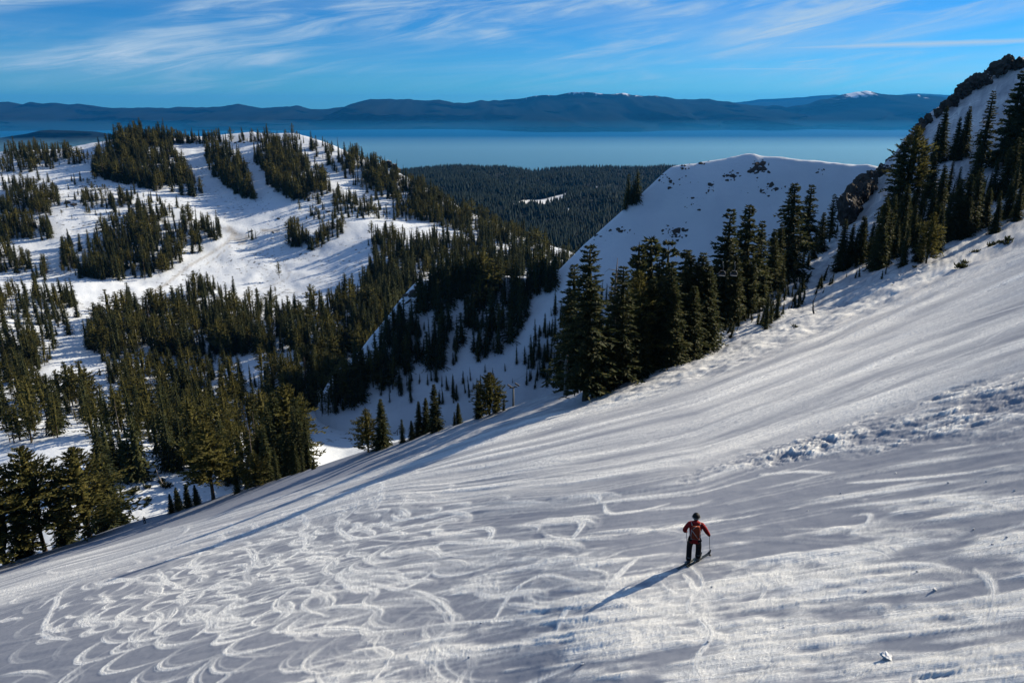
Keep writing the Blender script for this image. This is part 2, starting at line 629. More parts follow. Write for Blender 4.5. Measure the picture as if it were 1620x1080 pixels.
def build_slope():
    us = np.linspace(-0.92, 0.92, 1250)
    ys = np.exp(np.concatenate([np.arange(math.log(8.5), math.log(160), 0.0047), np.arange(math.log(160.5), math.log(430), 0.012)]))
    nr, nc = len(ys), len(us)
    U, Y = np.meshgrid(us, ys)
    X = U * Y
    Z = z_slope(X, Y)
    PX, PY = project(X, Y, Z)
    PXc = np.clip(PX, -300, 1900)
    T = flow_t(PXc, PY)
    loose = np.zeros_like(Z)
    H = np.zeros_like(Z)
    CR = T * 14 + 0.35 * fbm(X / 3, Y / 3, 3, 29)
    du = us[1] - us[0]
    lny = np.log(ys)

    def raster(px_w, py_w, wid, amp, lo, skew=0.0, ragged=0.0):
        """a stroke along world points: width, height and looseness per point; skew piles the snow to one side"""
        d = np.stack([np.gradient(px_w), np.gradient(py_w)], 1)
        L = np.linalg.norm(d, axis=1) + 1e-9
        nx, ny = -d[:, 1] / L, d[:, 0] / L
        seg = np.concatenate([[0], np.cumsum(np.hypot(np.diff(px_w), np.diff(py_w)))])
        ymean = max(9.0, float(np.median(py_w)))
        step = ymean * 0.0012
        n = int(min(6000, max(8, seg[-1] / step)))
        s = np.linspace(0, seg[-1], n)
        f = lambda a: np.interp(s, seg, a)
        x0, y0, nx, ny, w, am, lo_ = f(px_w), f(py_w), f(nx), f(ny), f(wid), f(amp), f(lo)
        w = np.maximum(w, 0.0034 * y0)
        m = int(min(60, max(3, 2 * np.max(w) / step)))
        c = np.linspace(-1, 1, m)
        xx = x0[:, None] + nx[:, None] * c * w[:, None]
        yy = y0[:, None] + ny[:, None] * c * w[:, None]
        prof = (1 - c ** 2)[None, :] * np.ones((n, 1))
        if skew:
            prof = prof * (1 + skew * c)[None, :]
        rag = 1.0
        if ragged:
            # combed, feathery edge: streaks that run along the stroke
            rag = 1 - ragged * sstep(vnoise(s[:, None] * 0.22 + 0 * c, c[None, :] * 6 + float(x0[0]) * 3 + 0 * s[:, None], 3) + np.abs(c)[None, :] * 0.9 - 0.3, -0.2, 0.8)
        ok = yy > 8.6
        ii = np.rint((xx / np.maximum(yy, 1) - us[0]) / du).astype(int)
        jj = np.searchsorted(lny, np.log(np.maximum(yy, 8.6)))
        ok &= (ii >= 0) & (ii < nc) & (jj >= 0) & (jj < nr)
        lv = (np.clip(prof * 1.6, 0, 1) * lo_[:, None] * rag)[ok]
        np.maximum.at(loose, (jj[ok], ii[ok]), lv)
        win = lv >= loose[jj[ok], ii[ok]] - 1e-6
        cr = (c[None, :] * w[:, None] * (60.0 / ymean) + float(x0[0]) * 7.7)[ok]
        CR[jj[ok][win], ii[ok][win]] = cr[win]
        hv = (prof * am[:, None])[ok]
        if np.mean(am) >= 0:
            np.maximum.at(H, (jj[ok], ii[ok]), hv)
        else:
            np.minimum.at(H, (jj[ok], ii[ok]), hv)

    def to_world(px, py):
        x, y, z = layer_hit('slope', np.asarray(px, float), np.asarray(py, float))
        return x, y

    rng = np.random.default_rng(5)
    # long streaks: wind-packed lines and ski lines that run with the slope
    for k in range(430):
        zone = rng.random()
        if zone < 0.60:
            t = rng.uniform(-0.05, 1.0)
            a = rng.uniform(150, 1750)
        elif zone < 0.8:
            t = rng.uniform(1.0, 2.0)
            a = rng.uniform(400, 1800)
        else:
            t = rng.uniform(1.8, 3.2)
            a = rng.uniform(500, 1800)
        ln = rng.uniform(60, 460)
        px = np.linspace(a - ln / 2, a + ln / 2, 40)
        tt = t + rng.uniform(-0.05, 0.05) * np.linspace(-1, 1, 40) + 0.012 * np.sin(np.linspace(0, rng.uniform(2, 6), 40) + rng.random() * 6)
        py = guide_y(np.clip(px, -300, 1900), tt)
        x, y = to_world(px, py)
        good = ~np.isnan(y)
        if good.sum() < 12:
            continue
        x, y = x[good], y[good]
        fade = np.sin(np.linspace(0, math.pi, len(x))) ** 0.7
        sc = np.clip(np.median(y) / 60, 0.35, 1.3)
        w = rng.uniform(0.09, 0.55) * sc * fade + 0.03
        if rng.random() < 0.5:
            raster(x, y, w, -rng.uniform(0.02, 0.07) * sc * fade, 0 * fade)
        else:
            raster(x, y, w, rng.uniform(0.01, 0.03) * sc * fade, rng.uniform(0.25, 0.9) * fade, 0, 0.5)
    # pairs of ski tracks straight across
    for k in range(26):
        t = rng.uniform(1.0, 3.0)
        a = rng.uniform(-100, 1500)
        ln = rng.uniform(200, 700)
        px = np.linspace(a, a + ln, 50)
        py = guide_y(np.clip(px, -300, 1900), t + rng.uniform(-0.25, 0.25) * np.linspace(0, 1, 50))
        x, y = to_world(px, py)
        good = ~np.isnan(y)
        if good.sum() < 12:
            continue
        x, y = x[good], y[good]
        f = np.ones(len(x))
        raster(x, y, 0.0048 * np.median(y) * f, 0.008 * f, 0.40 * f)
        raster(x, y + 0.02 * np.median(y), 0.0048 * np.median(y) * f, 0.008 * f, 0.34 * f)

    # linked ski turns: down the fall line with a fan of scraped snow at every turn
    fall = np.array([-GX, -GY])
    fall /= np.linalg.norm(fall)
    side = np.array([fall[1], -fall[0]])

    def run(x0, y0, length, A, lam, ph, wmax, drift, bright, ang):
        fall = np.array([-math.sin(ang), math.cos(ang)])
        side = np.array([fall[1], -fall[0]])
        s = np.arange(0, length, 0.15)
        lamv = lam * (1 + 0.35 * vnoise(s * 0.02, s * 0 + x0, 4))
        arg = ph + np.cumsum(2 * math.pi / lamv) * 0.15
        shp = np.sin(arg) + 0.16 * np.sin(2 * arg + 1)
        lat = A * shp * (1 + 0.3 * vnoise(s * 0.05, s * 0 + y0, 6)) + drift * s
        along = s - 0.055 * lam * np.sin(2 * arg) * min(1.0, A / 3.0)
        x = x0 + fall[0] * along + side[0] * lat
        y = y0 + fall[1] * along + side[1] * lat
        turn = np.abs(np.sin(arg)) ** 3.0
        gate = sstep(vnoise(s / lam * 1.9, s * 0 + y0, 9), -0.5, 0.2)
        sgn = np.sign(np.sin(arg))
        # two ski lines
        for o in (-0.16, 0.16):
            raster(x + side[0] * o, y + side[1] * o, 0.05 + 0 * s, 0.006 + 0 * s, bright * (0.30 + 0.35 * turn) * (0.6 + 0.4 * gate))
        # fan of scraped snow thrown to the outside of each turn
        w = 0.08 + wmax * turn * gate
        off = sgn * w * 0.8
        raster(x + side[0] * off, y + side[1] * off, w, 0.004 + 0.016 * turn * gate, np.clip(bright * turn * gate * 1.3, 0, 1), 0.5, 1.0)

    # starts given on the photograph: crowded on the lower slope towards the lift side
    spots = []
    for k in range(58):
        spots.append((rng.uniform(-150, 860), rng.uniform(900, 1180)))
    for k in range(18):
        spots.append((rng.uniform(300, 1000), rng.uniform(830, 960)))
    for k in range(14):
        spots.append((rng.uniform(800, 1650), rng.uniform(880, 1090)))
    for (px, py) in spots:
        hit = to_world([px], [min(py, 1200)])
        if np.isnan(hit[1][0]):
            continue
        x0, y0 = float(hit[0][0]), float(hit[1][0])
        run(x0, y0, rng.uniform(25, 95), rng.uniform(1.6, 5.0), rng.uniform(19, 44) * min(1.3, max(0.55, y0 / 45)), rng.uniform(0, 6.28),
            rng.uniform(0.12, 0.55) * min(1.4, max(0.5, y0 / 45)), rng.uniform(-0.25, 0.25), rng.uniform(0.6, 1.0), rng.uniform(0.15, 0.85))

    # large fans and hooks as in the photograph, drawn on the ground
    hooks = [((560, 775), (600, 768), (600, 795), (590, 812)), ((500, 788), (545, 782), (565, 798), (552, 815), (536, 828), (540, 842), (580, 848), (680, 826), (755, 812)),
             ((585, 851), (640, 858), (700, 850), (770, 838), (768, 858), (700, 862), (690, 872), (720, 880), (800, 880)),
             ((620, 815), (630, 822), (680, 815), (770, 805)), ((900, 795), (940, 790), (948, 797)), ((955, 800), (965, 812), (1010, 808), (1060, 796)),
             ((830, 830), (900, 822), (920, 828), (910, 845), (890, 865)), ((960, 930), (985, 900), (1010, 880)), ((780, 985), (800, 950), (830, 920), (870, 908), (930, 925)),
             ((1345, 815), (1375, 812), (1370, 830), (1350, 842), (1400, 850)), ((1340, 762), (1380, 760), (1480, 752), (1600, 738)), ((1200, 752), (1260, 746), (1320, 746)),
             ((440, 815), (470, 812), (485, 830), (465, 845), (440, 838), (436, 822)), ((420, 845), (470, 842), (482, 862), (440, 890), (415, 905)),
             ((330, 880), (390, 868), (400, 890), (370, 905)), ((250, 900), (262, 920), (300, 930)), ((60, 960), (90, 945), (70, 1000), (110, 1010)),
             ((540, 935), (500, 940), (480, 960), (520, 975)), ((300, 1010), (330, 985), (310, 960)), ((690, 900), (640, 930), (600, 925), (560, 915)),
             ((1080, 905), (1100, 935), (1080, 960)), ((1180, 900), (1210, 930), (1190, 960)), ((880, 1000), (900, 960), (950, 945)), ((1540, 900), (1570, 930), (1560, 990)), ((1092, 893), (1112, 922), (1088, 958), (1122, 1000), (1098, 1050), (1120, 1090))]
    for hk in hooks:
        h = np.array(hk, float)
        n = len(h)
        tt = np.linspace(0, n - 1, 12 * n)
        k = np.clip(tt.astype(int), 0, n - 2)
        f = (tt - k)[:, None]
        p0, p1, p2, p3 = h[np.maximum(k - 1, 0)], h[k], h[k + 1], h[np.minimum(k + 2, n - 1)]
        c = 0.5 * ((2 * p1) + (-p0 + p2) * f + (2 * p0 - 5 * p1 + 4 * p2 - p3) * f ** 2 + (-p0 + 3 * p1 - 3 * p2 + p3) * f ** 3)
        x, y = to_world(c[:, 0], c[:, 1])
        good = ~np.isnan(y)
        x, y = x[good], y[good]
        if len(x) < 6:
            continue
        e = np.sin(np.linspace(0.1, math.pi - 0.1, len(x)))
        sc = np.median(y) / 40
        raster(x, y, (0.08 + 0.26 * e) * sc, 0.014 * e, 0.5 + 0.5 * e, 0.5, 1.0)

    # two fresh grooves: bottom corner and a curved edge mark
    for pts in (((1440, 1076), (1500, 1066), (1560, 1060), (1700, 1056)), ((560, 1026), (600, 1020), (622, 1030), (610, 1052), (590, 1075)),
                ((1475, 790), (1540, 793), (1600, 803))):
        h = np.array(pts, float)
        tt = np.linspace(0, len(h) - 1, 60)
        px = np.interp(tt, range(len(h)), h[:, 0])
        py = np.interp(tt, range(len(h)), h[:, 1])
        x, y = to_world(px, py)
        g = ~np.isnan(y)
        f = np.ones(g.sum())
        raster(x[g], y[g], 0.06 * f, -0.05 * f, 0 * f)
        raster(x[g], y[g] - 0.13, 0.06 * f, 0.02 * f, 0.9 * f)

    def soften(a, n):
        for k in range(n):
            b = a.copy()
            b[:, 1:-1] = 0.25 * a[:, :-2] + 0.5 * a[:, 1:-1] + 0.25 * a[:, 2:]
            a = b.copy()
            a[1:-1] = 0.25 * b[:-2] + 0.5 * b[1:-1] + 0.25 * b[2:]
        return a
    loose = soften(loose, 1)
    H = soften(H, 2)
    # broad loose drift over the lower slope, streaked along the flow
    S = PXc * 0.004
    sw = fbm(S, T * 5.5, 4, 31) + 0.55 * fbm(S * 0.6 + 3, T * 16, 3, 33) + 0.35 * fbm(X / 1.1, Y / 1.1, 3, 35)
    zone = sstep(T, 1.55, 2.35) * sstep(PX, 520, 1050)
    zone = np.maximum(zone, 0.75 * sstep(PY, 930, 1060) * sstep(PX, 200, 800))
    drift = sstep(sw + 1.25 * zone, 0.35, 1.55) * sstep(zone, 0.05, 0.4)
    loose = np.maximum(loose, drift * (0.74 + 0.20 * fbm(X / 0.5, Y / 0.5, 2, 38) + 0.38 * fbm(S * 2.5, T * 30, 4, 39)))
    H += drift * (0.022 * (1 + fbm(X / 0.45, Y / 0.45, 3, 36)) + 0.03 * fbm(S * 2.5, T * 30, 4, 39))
    # paler tone above the bench: stronger sun there put into the snow colour
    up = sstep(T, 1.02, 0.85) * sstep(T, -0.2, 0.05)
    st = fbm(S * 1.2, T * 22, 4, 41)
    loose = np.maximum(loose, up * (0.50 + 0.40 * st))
    H += up * 0.05 * st * np.clip(Y / 60, 0.4, 1.6)
    st2 = fbm(S * 1.5, T * 26, 4, 43)
    H += (1 - up) * 0.020 * st2 * np.clip(Y / 40, 0.3, 1.2)

    # churned band beside the bench
    tb = T - (0.905 + 0.06 * sstep(PX, 1040, 1640))
    wid = 0.10 + 0.48 * sstep(PX, 1010, 1640)
    band = sstep(PX, 960, 1260) * sstep(tb + 0.05 * fbm(X / 2, Y / 2, 3, 55), -0.04, 0.06) * sstep(wid - tb + 0.12 * fbm(X / 3, Y / 3, 3, 57), 0.0, 0.16)
    ch = fbm(X / 0.8 + 0.4 * S, Y / 1.1, 5, 51, 0.70) * (0.75 + 0.5 * fbm(X / 5, Y / 5, 2, 53))
    H += band * np.clip(Y / 40, 0.6, 1.5) * (0.125 * ch + 0.05 * sstep(tb, 0.14, 0.0))
    H -= 0.25 * sstep(PX, 1010, 1200) * np.exp(-((tb + 0.02) / 0.05) ** 2)
    loose = loose * (1 - band) + band * np.clip(0.30 + 0.6 * ch, 0, 0.9)  # band's shade partly put into the colour: duller base, darker hollows
    # rough, skied-out snow along the crest and under the trees
    rough = sstep(T, 0.17, 0.02) * sstep(PX, 880, 1000) + 0.5 * sstep(T, 0.06, -0.02) * sstep(PX, 560, 700)
    rough = np.clip(rough, 0, 1) * sstep(Y, 60, 110)
    H += rough * (0.30 * fbm(X / 3.4, Y / 3.4, 3, 61) + 0.10 * fbm(X / 1.2, Y / 1.2, 3, 63))
    loose = np.maximum(loose, rough * (0.5 + 0.3 * fbm(X / 2.0, Y / 2.0, 3, 65)))
    lip = sstep(T, 0.34, 0.05) * sstep(PX, 1010, 1150) * sstep(Y, 90, 130)
    H += lip * np.clip(Y / 150, 0.5, 1.3) * (0.34 * fbm(S * 3.2, T * 34, 4, 67) + 0.16 * fbm(S * 7, T * 60, 3, 68))
    # broad undulation, the bench crease, faint corduroy roughness
    H += 0.22 * fbm(X / 16, Y / 16, 2, 71) * np.clip(Y / 50, 0.25, 1.5)
    H += 0.30 * sstep(T, 1.30, 0.97) * sstep(PX, 380, 640) * np.clip(Y / 50, 0.3, 1.2)
    H += 0.012 * fbm(X / 0.6, Y / 0.6, 3, 73)
    far = sstep(Y, 170, 230)
    H += far * (0.9 * fbm(X / 9, Y / 9, 3, 75) + 0.4 * fbm(X / 3, Y / 3, 2, 77))
    loose = np.clip(loose, 0, 1)
    low = sstep(T, 1.0, 1.15)
    loose = loose * (1 - low) + low * sstep(loose, 0.12, 0.85)
    loose = loose * (1 + 0.22 * (rng.random(loose.shape) - 0.5))
    H += 0.010 * np.clip(loose, 0, 1) * rng.normal(size=loose.shape) * np.clip(Y / 40, 0.3, 2)
    Z = Z + H
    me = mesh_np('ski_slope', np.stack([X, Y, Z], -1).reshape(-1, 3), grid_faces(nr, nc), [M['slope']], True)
    point_attr(me, 'loose', np.clip(loose, 0, 1))  # loose snow, plus the painted sunlit paleness above the bench
    point_attr(me, 'comb', CR)
    new_obj('ski_slope', me, kind='structure', label='groomed ski slope covered in curving ski tracks')
    return us, lny, Z


SLOPE_GRID = build_slope()


def slope_surface(x, y):
    """height of the finished slope mesh"""
    us, lny, Z = SLOPE_GRID
    i = (x / y - us[0]) / (us[1] - us[0])
    j = np.interp(math.log(y), lny, np.arange(len(lny)))
    i0 = int(np.clip(math.floor(i), 0, len(us) - 2))
    j0 = int(np.clip(math.floor(j), 0, len(lny) - 2))
    fi, fj = i - i0, j - j0
    return float((Z[j0, i0] * (1 - fi) + Z[j0, i0 + 1] * fi) * (1 - fj) + (Z[j0 + 1, i0] * (1 - fi) + Z[j0 + 1, i0 + 1] * fi) * fj)


def build_valley():
    us = np.linspace(-0.95, 0.95, 720)
    ys = np.exp(np.concatenate([np.arange(math.log(150), math.log(1320), 0.0068), np.arange(math.log(1330), math.log(3200), 0.03)]))
    nr, nc = len(ys), len(us)
    U, Y = np.meshgrid(us, ys)
    X = U * Y
    Z = z_valley(X, Y)
    PX, PY = project(X, Y, Z)
    dirt = np.zeros_like(Z)

    def stroke(pts, w, val):
        h = np.array(pts, float)
        tt = np.linspace(0, len(h) - 1, 200)
        px = np.interp(tt, range(len(h)), h[:, 0])
        py = np.interp(tt, range(len(h)), h[:, 1])
        sel = (PX > px.min() - 20) & (PX < px.max() + 20) & (PY > py.min() - 20) & (PY < py.max() + 20) & (Y < 1200)
        qx, qy = PX[sel], PY[sel]
        d = np.full(len(qx), 1e9)
        for a, b in zip(px[::2], py[::2]):
            d = np.minimum(d, np.hypot(qx - a, (qy - b) * 1.6))
        cur = dirt[sel]
        dirt[sel] = np.maximum(cur, val * np.clip(1.3 - d / w, 0, 1))
    stroke([(355, 362), (368, 370), (362, 382), (335, 400), (300, 420), (262, 450), (240, 462)], 3.2, 0.62)
    stroke([(362, 360), (375, 372), (392, 374), (384, 384), (368, 376)], 5.0, 0.75)
    stroke([(385, 380), (420, 400), (452, 420), (458, 438), (440, 448), (400, 462), (375, 470)], 1.6, 0.45)
    stroke([(460, 430), (500, 445), (545, 452)], 1.4, 0.35)
    stroke([(365, 388), (345, 405), (326, 418)], 1.2, 0.6)
    stroke([(350, 470), (420, 468), (470, 462), (540, 455)], 1.4, 0.35)
    stroke([(95, 262), (130, 252), (160, 240)], 1.6, 0.35)
    stroke([(415, 365), (440, 366)], 3.5, 0.85)
    stroke([(370, 392), (352, 412), (340, 440), (338, 455)], 1.2, 0.22)
    stroke([(392, 392), (420, 430), (450, 455), (470, 462)], 1.2, 0.22)
    stroke([(380, 395), (390, 430), (395, 460)], 1.1, 0.18)
    stroke([(480, 380), (520, 400), (560, 410)], 1.5, 0.18)
    stroke([(300, 330), (340, 345), (375, 365)], 1.4, 0.22)
    stroke([(500, 350), (450, 360), (400, 372)], 1.6, 0.2)
    # tracks on the sunlit floor by the lift
    me = mesh_np('valley_floor', np.stack([X, Y, Z], -1).reshape(-1, 3), grid_faces(nr, nc), [M['valley']], True)
    point_attr(me, 'dirt', np.clip(dirt, 0, 1))
    new_obj('valley_terrain', me, kind='structure', label='snowy valley floor rising to a wooded hill')


build_valley()


def build_knoll():
    us = np.linspace(-0.45, 0.95, 520)
    ys = np.exp(np.concatenate([np.arange(math.log(345), math.log(490), 0.0028), np.arange(math.log(491), math.log(900), 0.02)]))
    nr, nc = len(ys), len(us)
    U, Y = np.meshgrid(us, ys)
    X = U * Y
    Z = z_knoll(X, Y)
    me = mesh_np('snow_knoll', np.stack([X, Y, Z], -1).reshape(-1, 3), grid_faces(nr, nc), [M['knoll']], True)
    new_obj('snow_hill', me, kind='structure', label='steep shaded snow hill with rocky patches')


build_knoll()


# ------------------------------------------------------------------ far country: ground, lake, mountains, wooded ridge, air
LAKE_Z = -620.0


def mat_water():
    m, nt, b = new_mat('lake_water')
    setc(b, (0.003, 0.080, 0.20), 0.7, 0.02)
    pos = nn(nt, 'ShaderNodeNewGeometry').outputs['Position']
    bump(nt, b, noise(nt, pos, 0.02, 5.0), 0.35, 6.0)
    return m


def mat_mountain(name, snowline, patch=0.5):
    m, nt, b = new_mat(name)
    setc(b, (0.02, 0.03, 0.03), 1.0, 0.0)
    geo = nn(nt, 'ShaderNodeNewGeometry')
    sp = nn(nt, 'ShaderNodeSeparateXYZ')
    nt.links.new(geo.outputs['Position'], sp.inputs[0])
    mp = nn(nt, 'ShaderNodeMapping')
    mp.inputs['Scale'].default_value = (1, 0.35, 1.0)
    nt.links.new(geo.outputs['Position'], mp.inputs['Vector'])
    n1 = noise(nt, mp.outputs[0], 0.0016, 7.0, 0.68, 0.6)
    n2 = noise(nt, mp.outputs[0], 0.00022, 3.0)
    c = mixc(nt, n1, (0.002, 0.005, 0.007), (0.020, 0.025, 0.024))
    h = math_node(nt, 'DIVIDE', math_node(nt, 'SUBTRACT', sp.outputs[2], snowline), 260.0)
    s = math_node(nt, 'ADD', math_node(nt, 'ADD', h, math_node(nt, 'MULTIPLY', math_node(nt, 'SUBTRACT', n1, 0.5), 4.0)),
                  math_node(nt, 'MULTIPLY', math_node(nt, 'SUBTRACT', n2, 0.5), 3.0 * patch))
    c = mixc(nt, smooth(nt, s, 0.55, 0.95), c, (0.72, 0.74, 0.78))
    nt.links.new(c, b.inputs['Base Color'])
    return m


def far_ground():
    me = mesh_np('plain', [(-90000, -3000, -640), (90000, -3000, -640), (90000, 56000, -640), (-90000, 56000, -640)], [(0, 1, 2, 3)],
                 [simple('forest_floor', (0.03, 0.035, 0.03), 0.95, 0.1, 0, 0.3, 0.002)])
    new_obj('ground', me, kind='structure', label='dark wooded plain under the far mountains')
    me = mesh_np('lake', [(-26000, 5200, LAKE_Z), (26000, 5200, LAKE_Z), (26000, 21500, LAKE_Z), (-26000, 21500, LAKE_Z)], [(0, 1, 2, 3)], [mat_water()])
    new_obj('lake', me, kind='structure', label='wide pale blue lake under low mist')


far_ground()


def mountain_range(name, sky, Y, depth, mat, label, amp=1.0, seed=1, foot=LAKE_Z - 10, uspan=0.98, nc=700, nr=46):
    us = np.linspace(-uspan, uspan, nc)
    pu = np.array([ray(p[0], p[1])[0] for p in sky])
    pv = np.array([ray(p[0], p[1])[1] for p in sky])
    top = np.interp(us, pu, pv) * Y
    top = top + amp * Y * 0.0007 * fbm(us * 60, us * 0, 4, seed)
    rows = np.linspace(-1, 1, nr)
    V = []
    for r in rows:
        yy = Y + r * depth
        a = abs(r)
        x = us * Y * (1 + 0.0 * r)
        spur = 0.30 * np.abs(fbm(us * 17 + r * 0.6, us * 0 + r * 1.1, 4, seed + 5)) * (1 - a) * a * 4
        h = foot + (top - foot) * np.clip((1 - a) ** 0.85 - spur * 0.55, 0, 1)
        if a < 1e-6:
            h = top
        V.append(np.stack([x, np.full(nc, yy) + depth * 0.34 * fbm(us * 9, us * 0 + r * 3, 3, seed + 9) * min(1, a * 3), h], 1))
    me = mesh_np(name, np.concatenate(V), grid_faces(nr, nc), [mat], True)
    new_obj(name, me, kind='structure', label=label)


MAIN = [(-500, 168), (-100, 166), (0, 163), (12, 160), (30, 168), (48, 162), (70, 165), (100, 164), (125, 164), (150, 170), (185, 170), (215, 170), (245, 172), (280, 171), (330, 170), (350, 168), (375, 165),
        (400, 169), (412, 172), (440, 170), (470, 168), (493, 173), (545, 170), (565, 162), (585, 157), (640, 158), (668, 160), (695, 157), (718, 163), (750, 161), (775, 161), (800, 158), (850, 152),
        (880, 151), (905, 146), (930, 146), (955, 149), (985, 148), (1010, 150), (1050, 153), (1080, 157), (1120, 158), (1150, 162), (1195, 168), (1225, 167), (1245, 170), (1275, 165), (1310, 157), (1340, 148),
        (1372, 144), (1395, 149), (1420, 152), (1470, 150), (1520, 156), (1700, 160), (2100, 165)]
mountain_range('far_mountains', MAIN, 24500.0, 4800.0, mat_mountain('range_forest', 130.0), 'long dark blue mountain range across the lake', 2.0, 3, nr=61)
PALE = [(-500, 175), (900, 172), (1100, 166), (1165, 162), (1200, 157), (1240, 155), (1275, 153), (1320, 149), (1345, 153), (1400, 156), (1430, 149), (1450, 147), (1475, 149), (1700, 155), (2100, 160)]
mountain_range('distant_mountains', PALE, 40000.0, 5000.0, mat_mountain('pale_range', 500.0), 'faint pale range behind the long mountain range', 0.6, 14)
LOW = [(-500, 225), (-100, 222), (0, 218), (45, 211), (70, 205), (110, 206), (150, 208), (185, 217), (230, 228), (300, 248), (420, 266), (2100, 420)]
mountain_range('lakeside_hills', LOW, 11500.0, 2200.0, mat_mountain('low_hills', 900.0), 'low dark hills at the near lake shore', 0.5, 23)


# wooded ridge in front of the lake
RIDGE2 = [(-600, 300), (300, 290), (560, 282), (640, 273), (690, 268), (740, 266), (800, 268), (830, 272), (860, 271), (900, 268), (960, 267), (1040, 269), (1200, 280), (1700, 300), (2200, 320)]
_r2u = np.array([ray(p[0], p[1])[0] for p in RIDGE2])
_r2v = np.array([ray(p[0], p[1])[1] for p in RIDGE2])
R2Y = 3900.0


def z_ridge2(x, y):
    u = x / y
    top = np.interp(u, _r2u, _r2v) * R2Y
    d = (y - R2Y)
    front = np.clip(-d / 2100.0, 0, 1)
    v2 = np.interp(u, [-1, -0.2, 0.1, 0.5, 1], [-0.145, -0.16, -0.165, -0.15, -0.14])     # near foot, seen above the trees
    z = top * (1 - front) + (v2 * (R2Y - 2100)) * front
    z = z + 40 * fbm(x / 520, y / 520, 4, 81) * np.sin(np.clip(front, 0.0, 1) * math.pi) ** 0.5
    z = z + 9 * fbm(x / 160, y / 160, 3, 83) * (1 - 0.6 * (front < 0.05))
    back = np.maximum(0, d)
    return np.maximum(z - 0.35 * back * back / (back + 300), -635)


def mat_woodfloor():
    m, nt, b = new_mat('wooded_ridge_floor')
    setc(b, (0.03, 0.035, 0.03), 0.95, 0.1)
    pos = nn(nt, 'ShaderNodeNewGeometry').outputs['Position']
    c = mixc(nt, noise(nt, pos, 0.02, 5.0), (0.006, 0.013, 0.013), (0.024, 0.032, 0.031))
    c = mixc(nt, attr(nt, 'clearing'), c, (0.80, 0.80, 0.80))
    nt.links.new(c, b.inputs['Base Color'])
    return m


def clearing_mask(px, py):
    m = np.full_like(px, -9.0)
    for cx, cy, rx, ry, sl in ((866, 317, 36, 4.6, -0.16), (845, 321, 32, 5.0, -0.05), (884, 311, 17, 2.6, -0.3), (896, 332, 9, 3.0, 0), (944, 296, 4, 1.2, 0), (820, 324, 14, 1.8, 0.0)):
        m = np.maximum(m, 1 - ((px - cx) / rx) ** 2 - ((py - cy - sl * (px - cx)) / ry) ** 2)
    return m


def wooded_ridge():
    us = np.linspace(-0.7, 0.75, 620)
    ys = np.concatenate([np.linspace(1500, R2Y, 130), np.linspace(R2Y + 60, 5400, 16)])
    U, Y = np.meshgrid(us, ys)
    X = U * Y
    Z = z_ridge2(X, Y)
    PX, PY = project(X, Y, Z)
    me = mesh_np('wooded_ridge', np.stack([X, Y, Z], -1).reshape(-1, 3), grid_faces(len(ys), len(us)), [mat_woodfloor()], True)
    cm = clearing_mask(PX, PY) + 0.5 * fbm(X / 60, Y / 60, 3, 85)
    point_attr(me, 'clearing', np.where(Y < R2Y, sstep(cm, 0.05, 0.25), 0))
    new_obj('wooded_ridge', me, kind='structure', label='dark wooded ridge in front of the lake')
    # the wood itself: tens of thousands of small spires, read as one mass
    rng = np.random.default_rng(91)
    n = 56000
    y = 1480 + (R2Y + 90 - 1480) * rng.random(n) ** 0.85
    u = rng.uniform(-0.34, 0.36, n)
    x = u * y
    z = z_ridge2(x, y)
    px, py = project(x, y, z)
    keep = (clearing_mask(px, py) + 0.5 * fbm(x / 60, y / 60, 3, 85)) < 0.1
    dens = fbm(x / 140, y / 140, 3, 87)
    keep &= rng.random(n) < 0.75 + 0.5 * dens
    x, y, z = x[keep], y[keep], z[keep]
    n = len(x)
    h = rng.uniform(11, 25, n)
    r = h * rng.uniform(0.16, 0.27, n)
    ang = rng.uniform(0, 6.28, n)
    ring = []
    for k in range(4):
        a = ang + k * math.pi / 2
        ring.append(np.stack([x + r * np.cos(a), y + r * np.sin(a), z + h * 0.08], 1))
    tip = np.stack([x + rng.normal(0, 0.4, n), y, z + h], 1)
    V = np.stack(ring + [tip], 1).reshape(-1, 3)
    b = np.arange(n) * 5
    F = np.concatenate([np.stack([b + k, b + (k + 1) % 4, b + 4], 1) for k in range(4)])
    m, nt, bs = new_mat('far_needles')
    setc(bs, (0.02, 0.03, 0.02), 0.9, 0.1)
    pos = nn(nt, 'ShaderNodeNewGeometry').outputs['Position']
    nt.links.new(mixc(nt, noise(nt, pos, 0.03, 3.0), (0.005, 0.014, 0.015), (0.020, 0.032, 0.029)), bs.inputs['Base Color'])
    new_obj('far_forest', mesh_np('far_forest', V, F, [m]), kind='stuff', label='dense dark conifer forest covering the ridge before the lake', category='forest')


wooded_ridge()


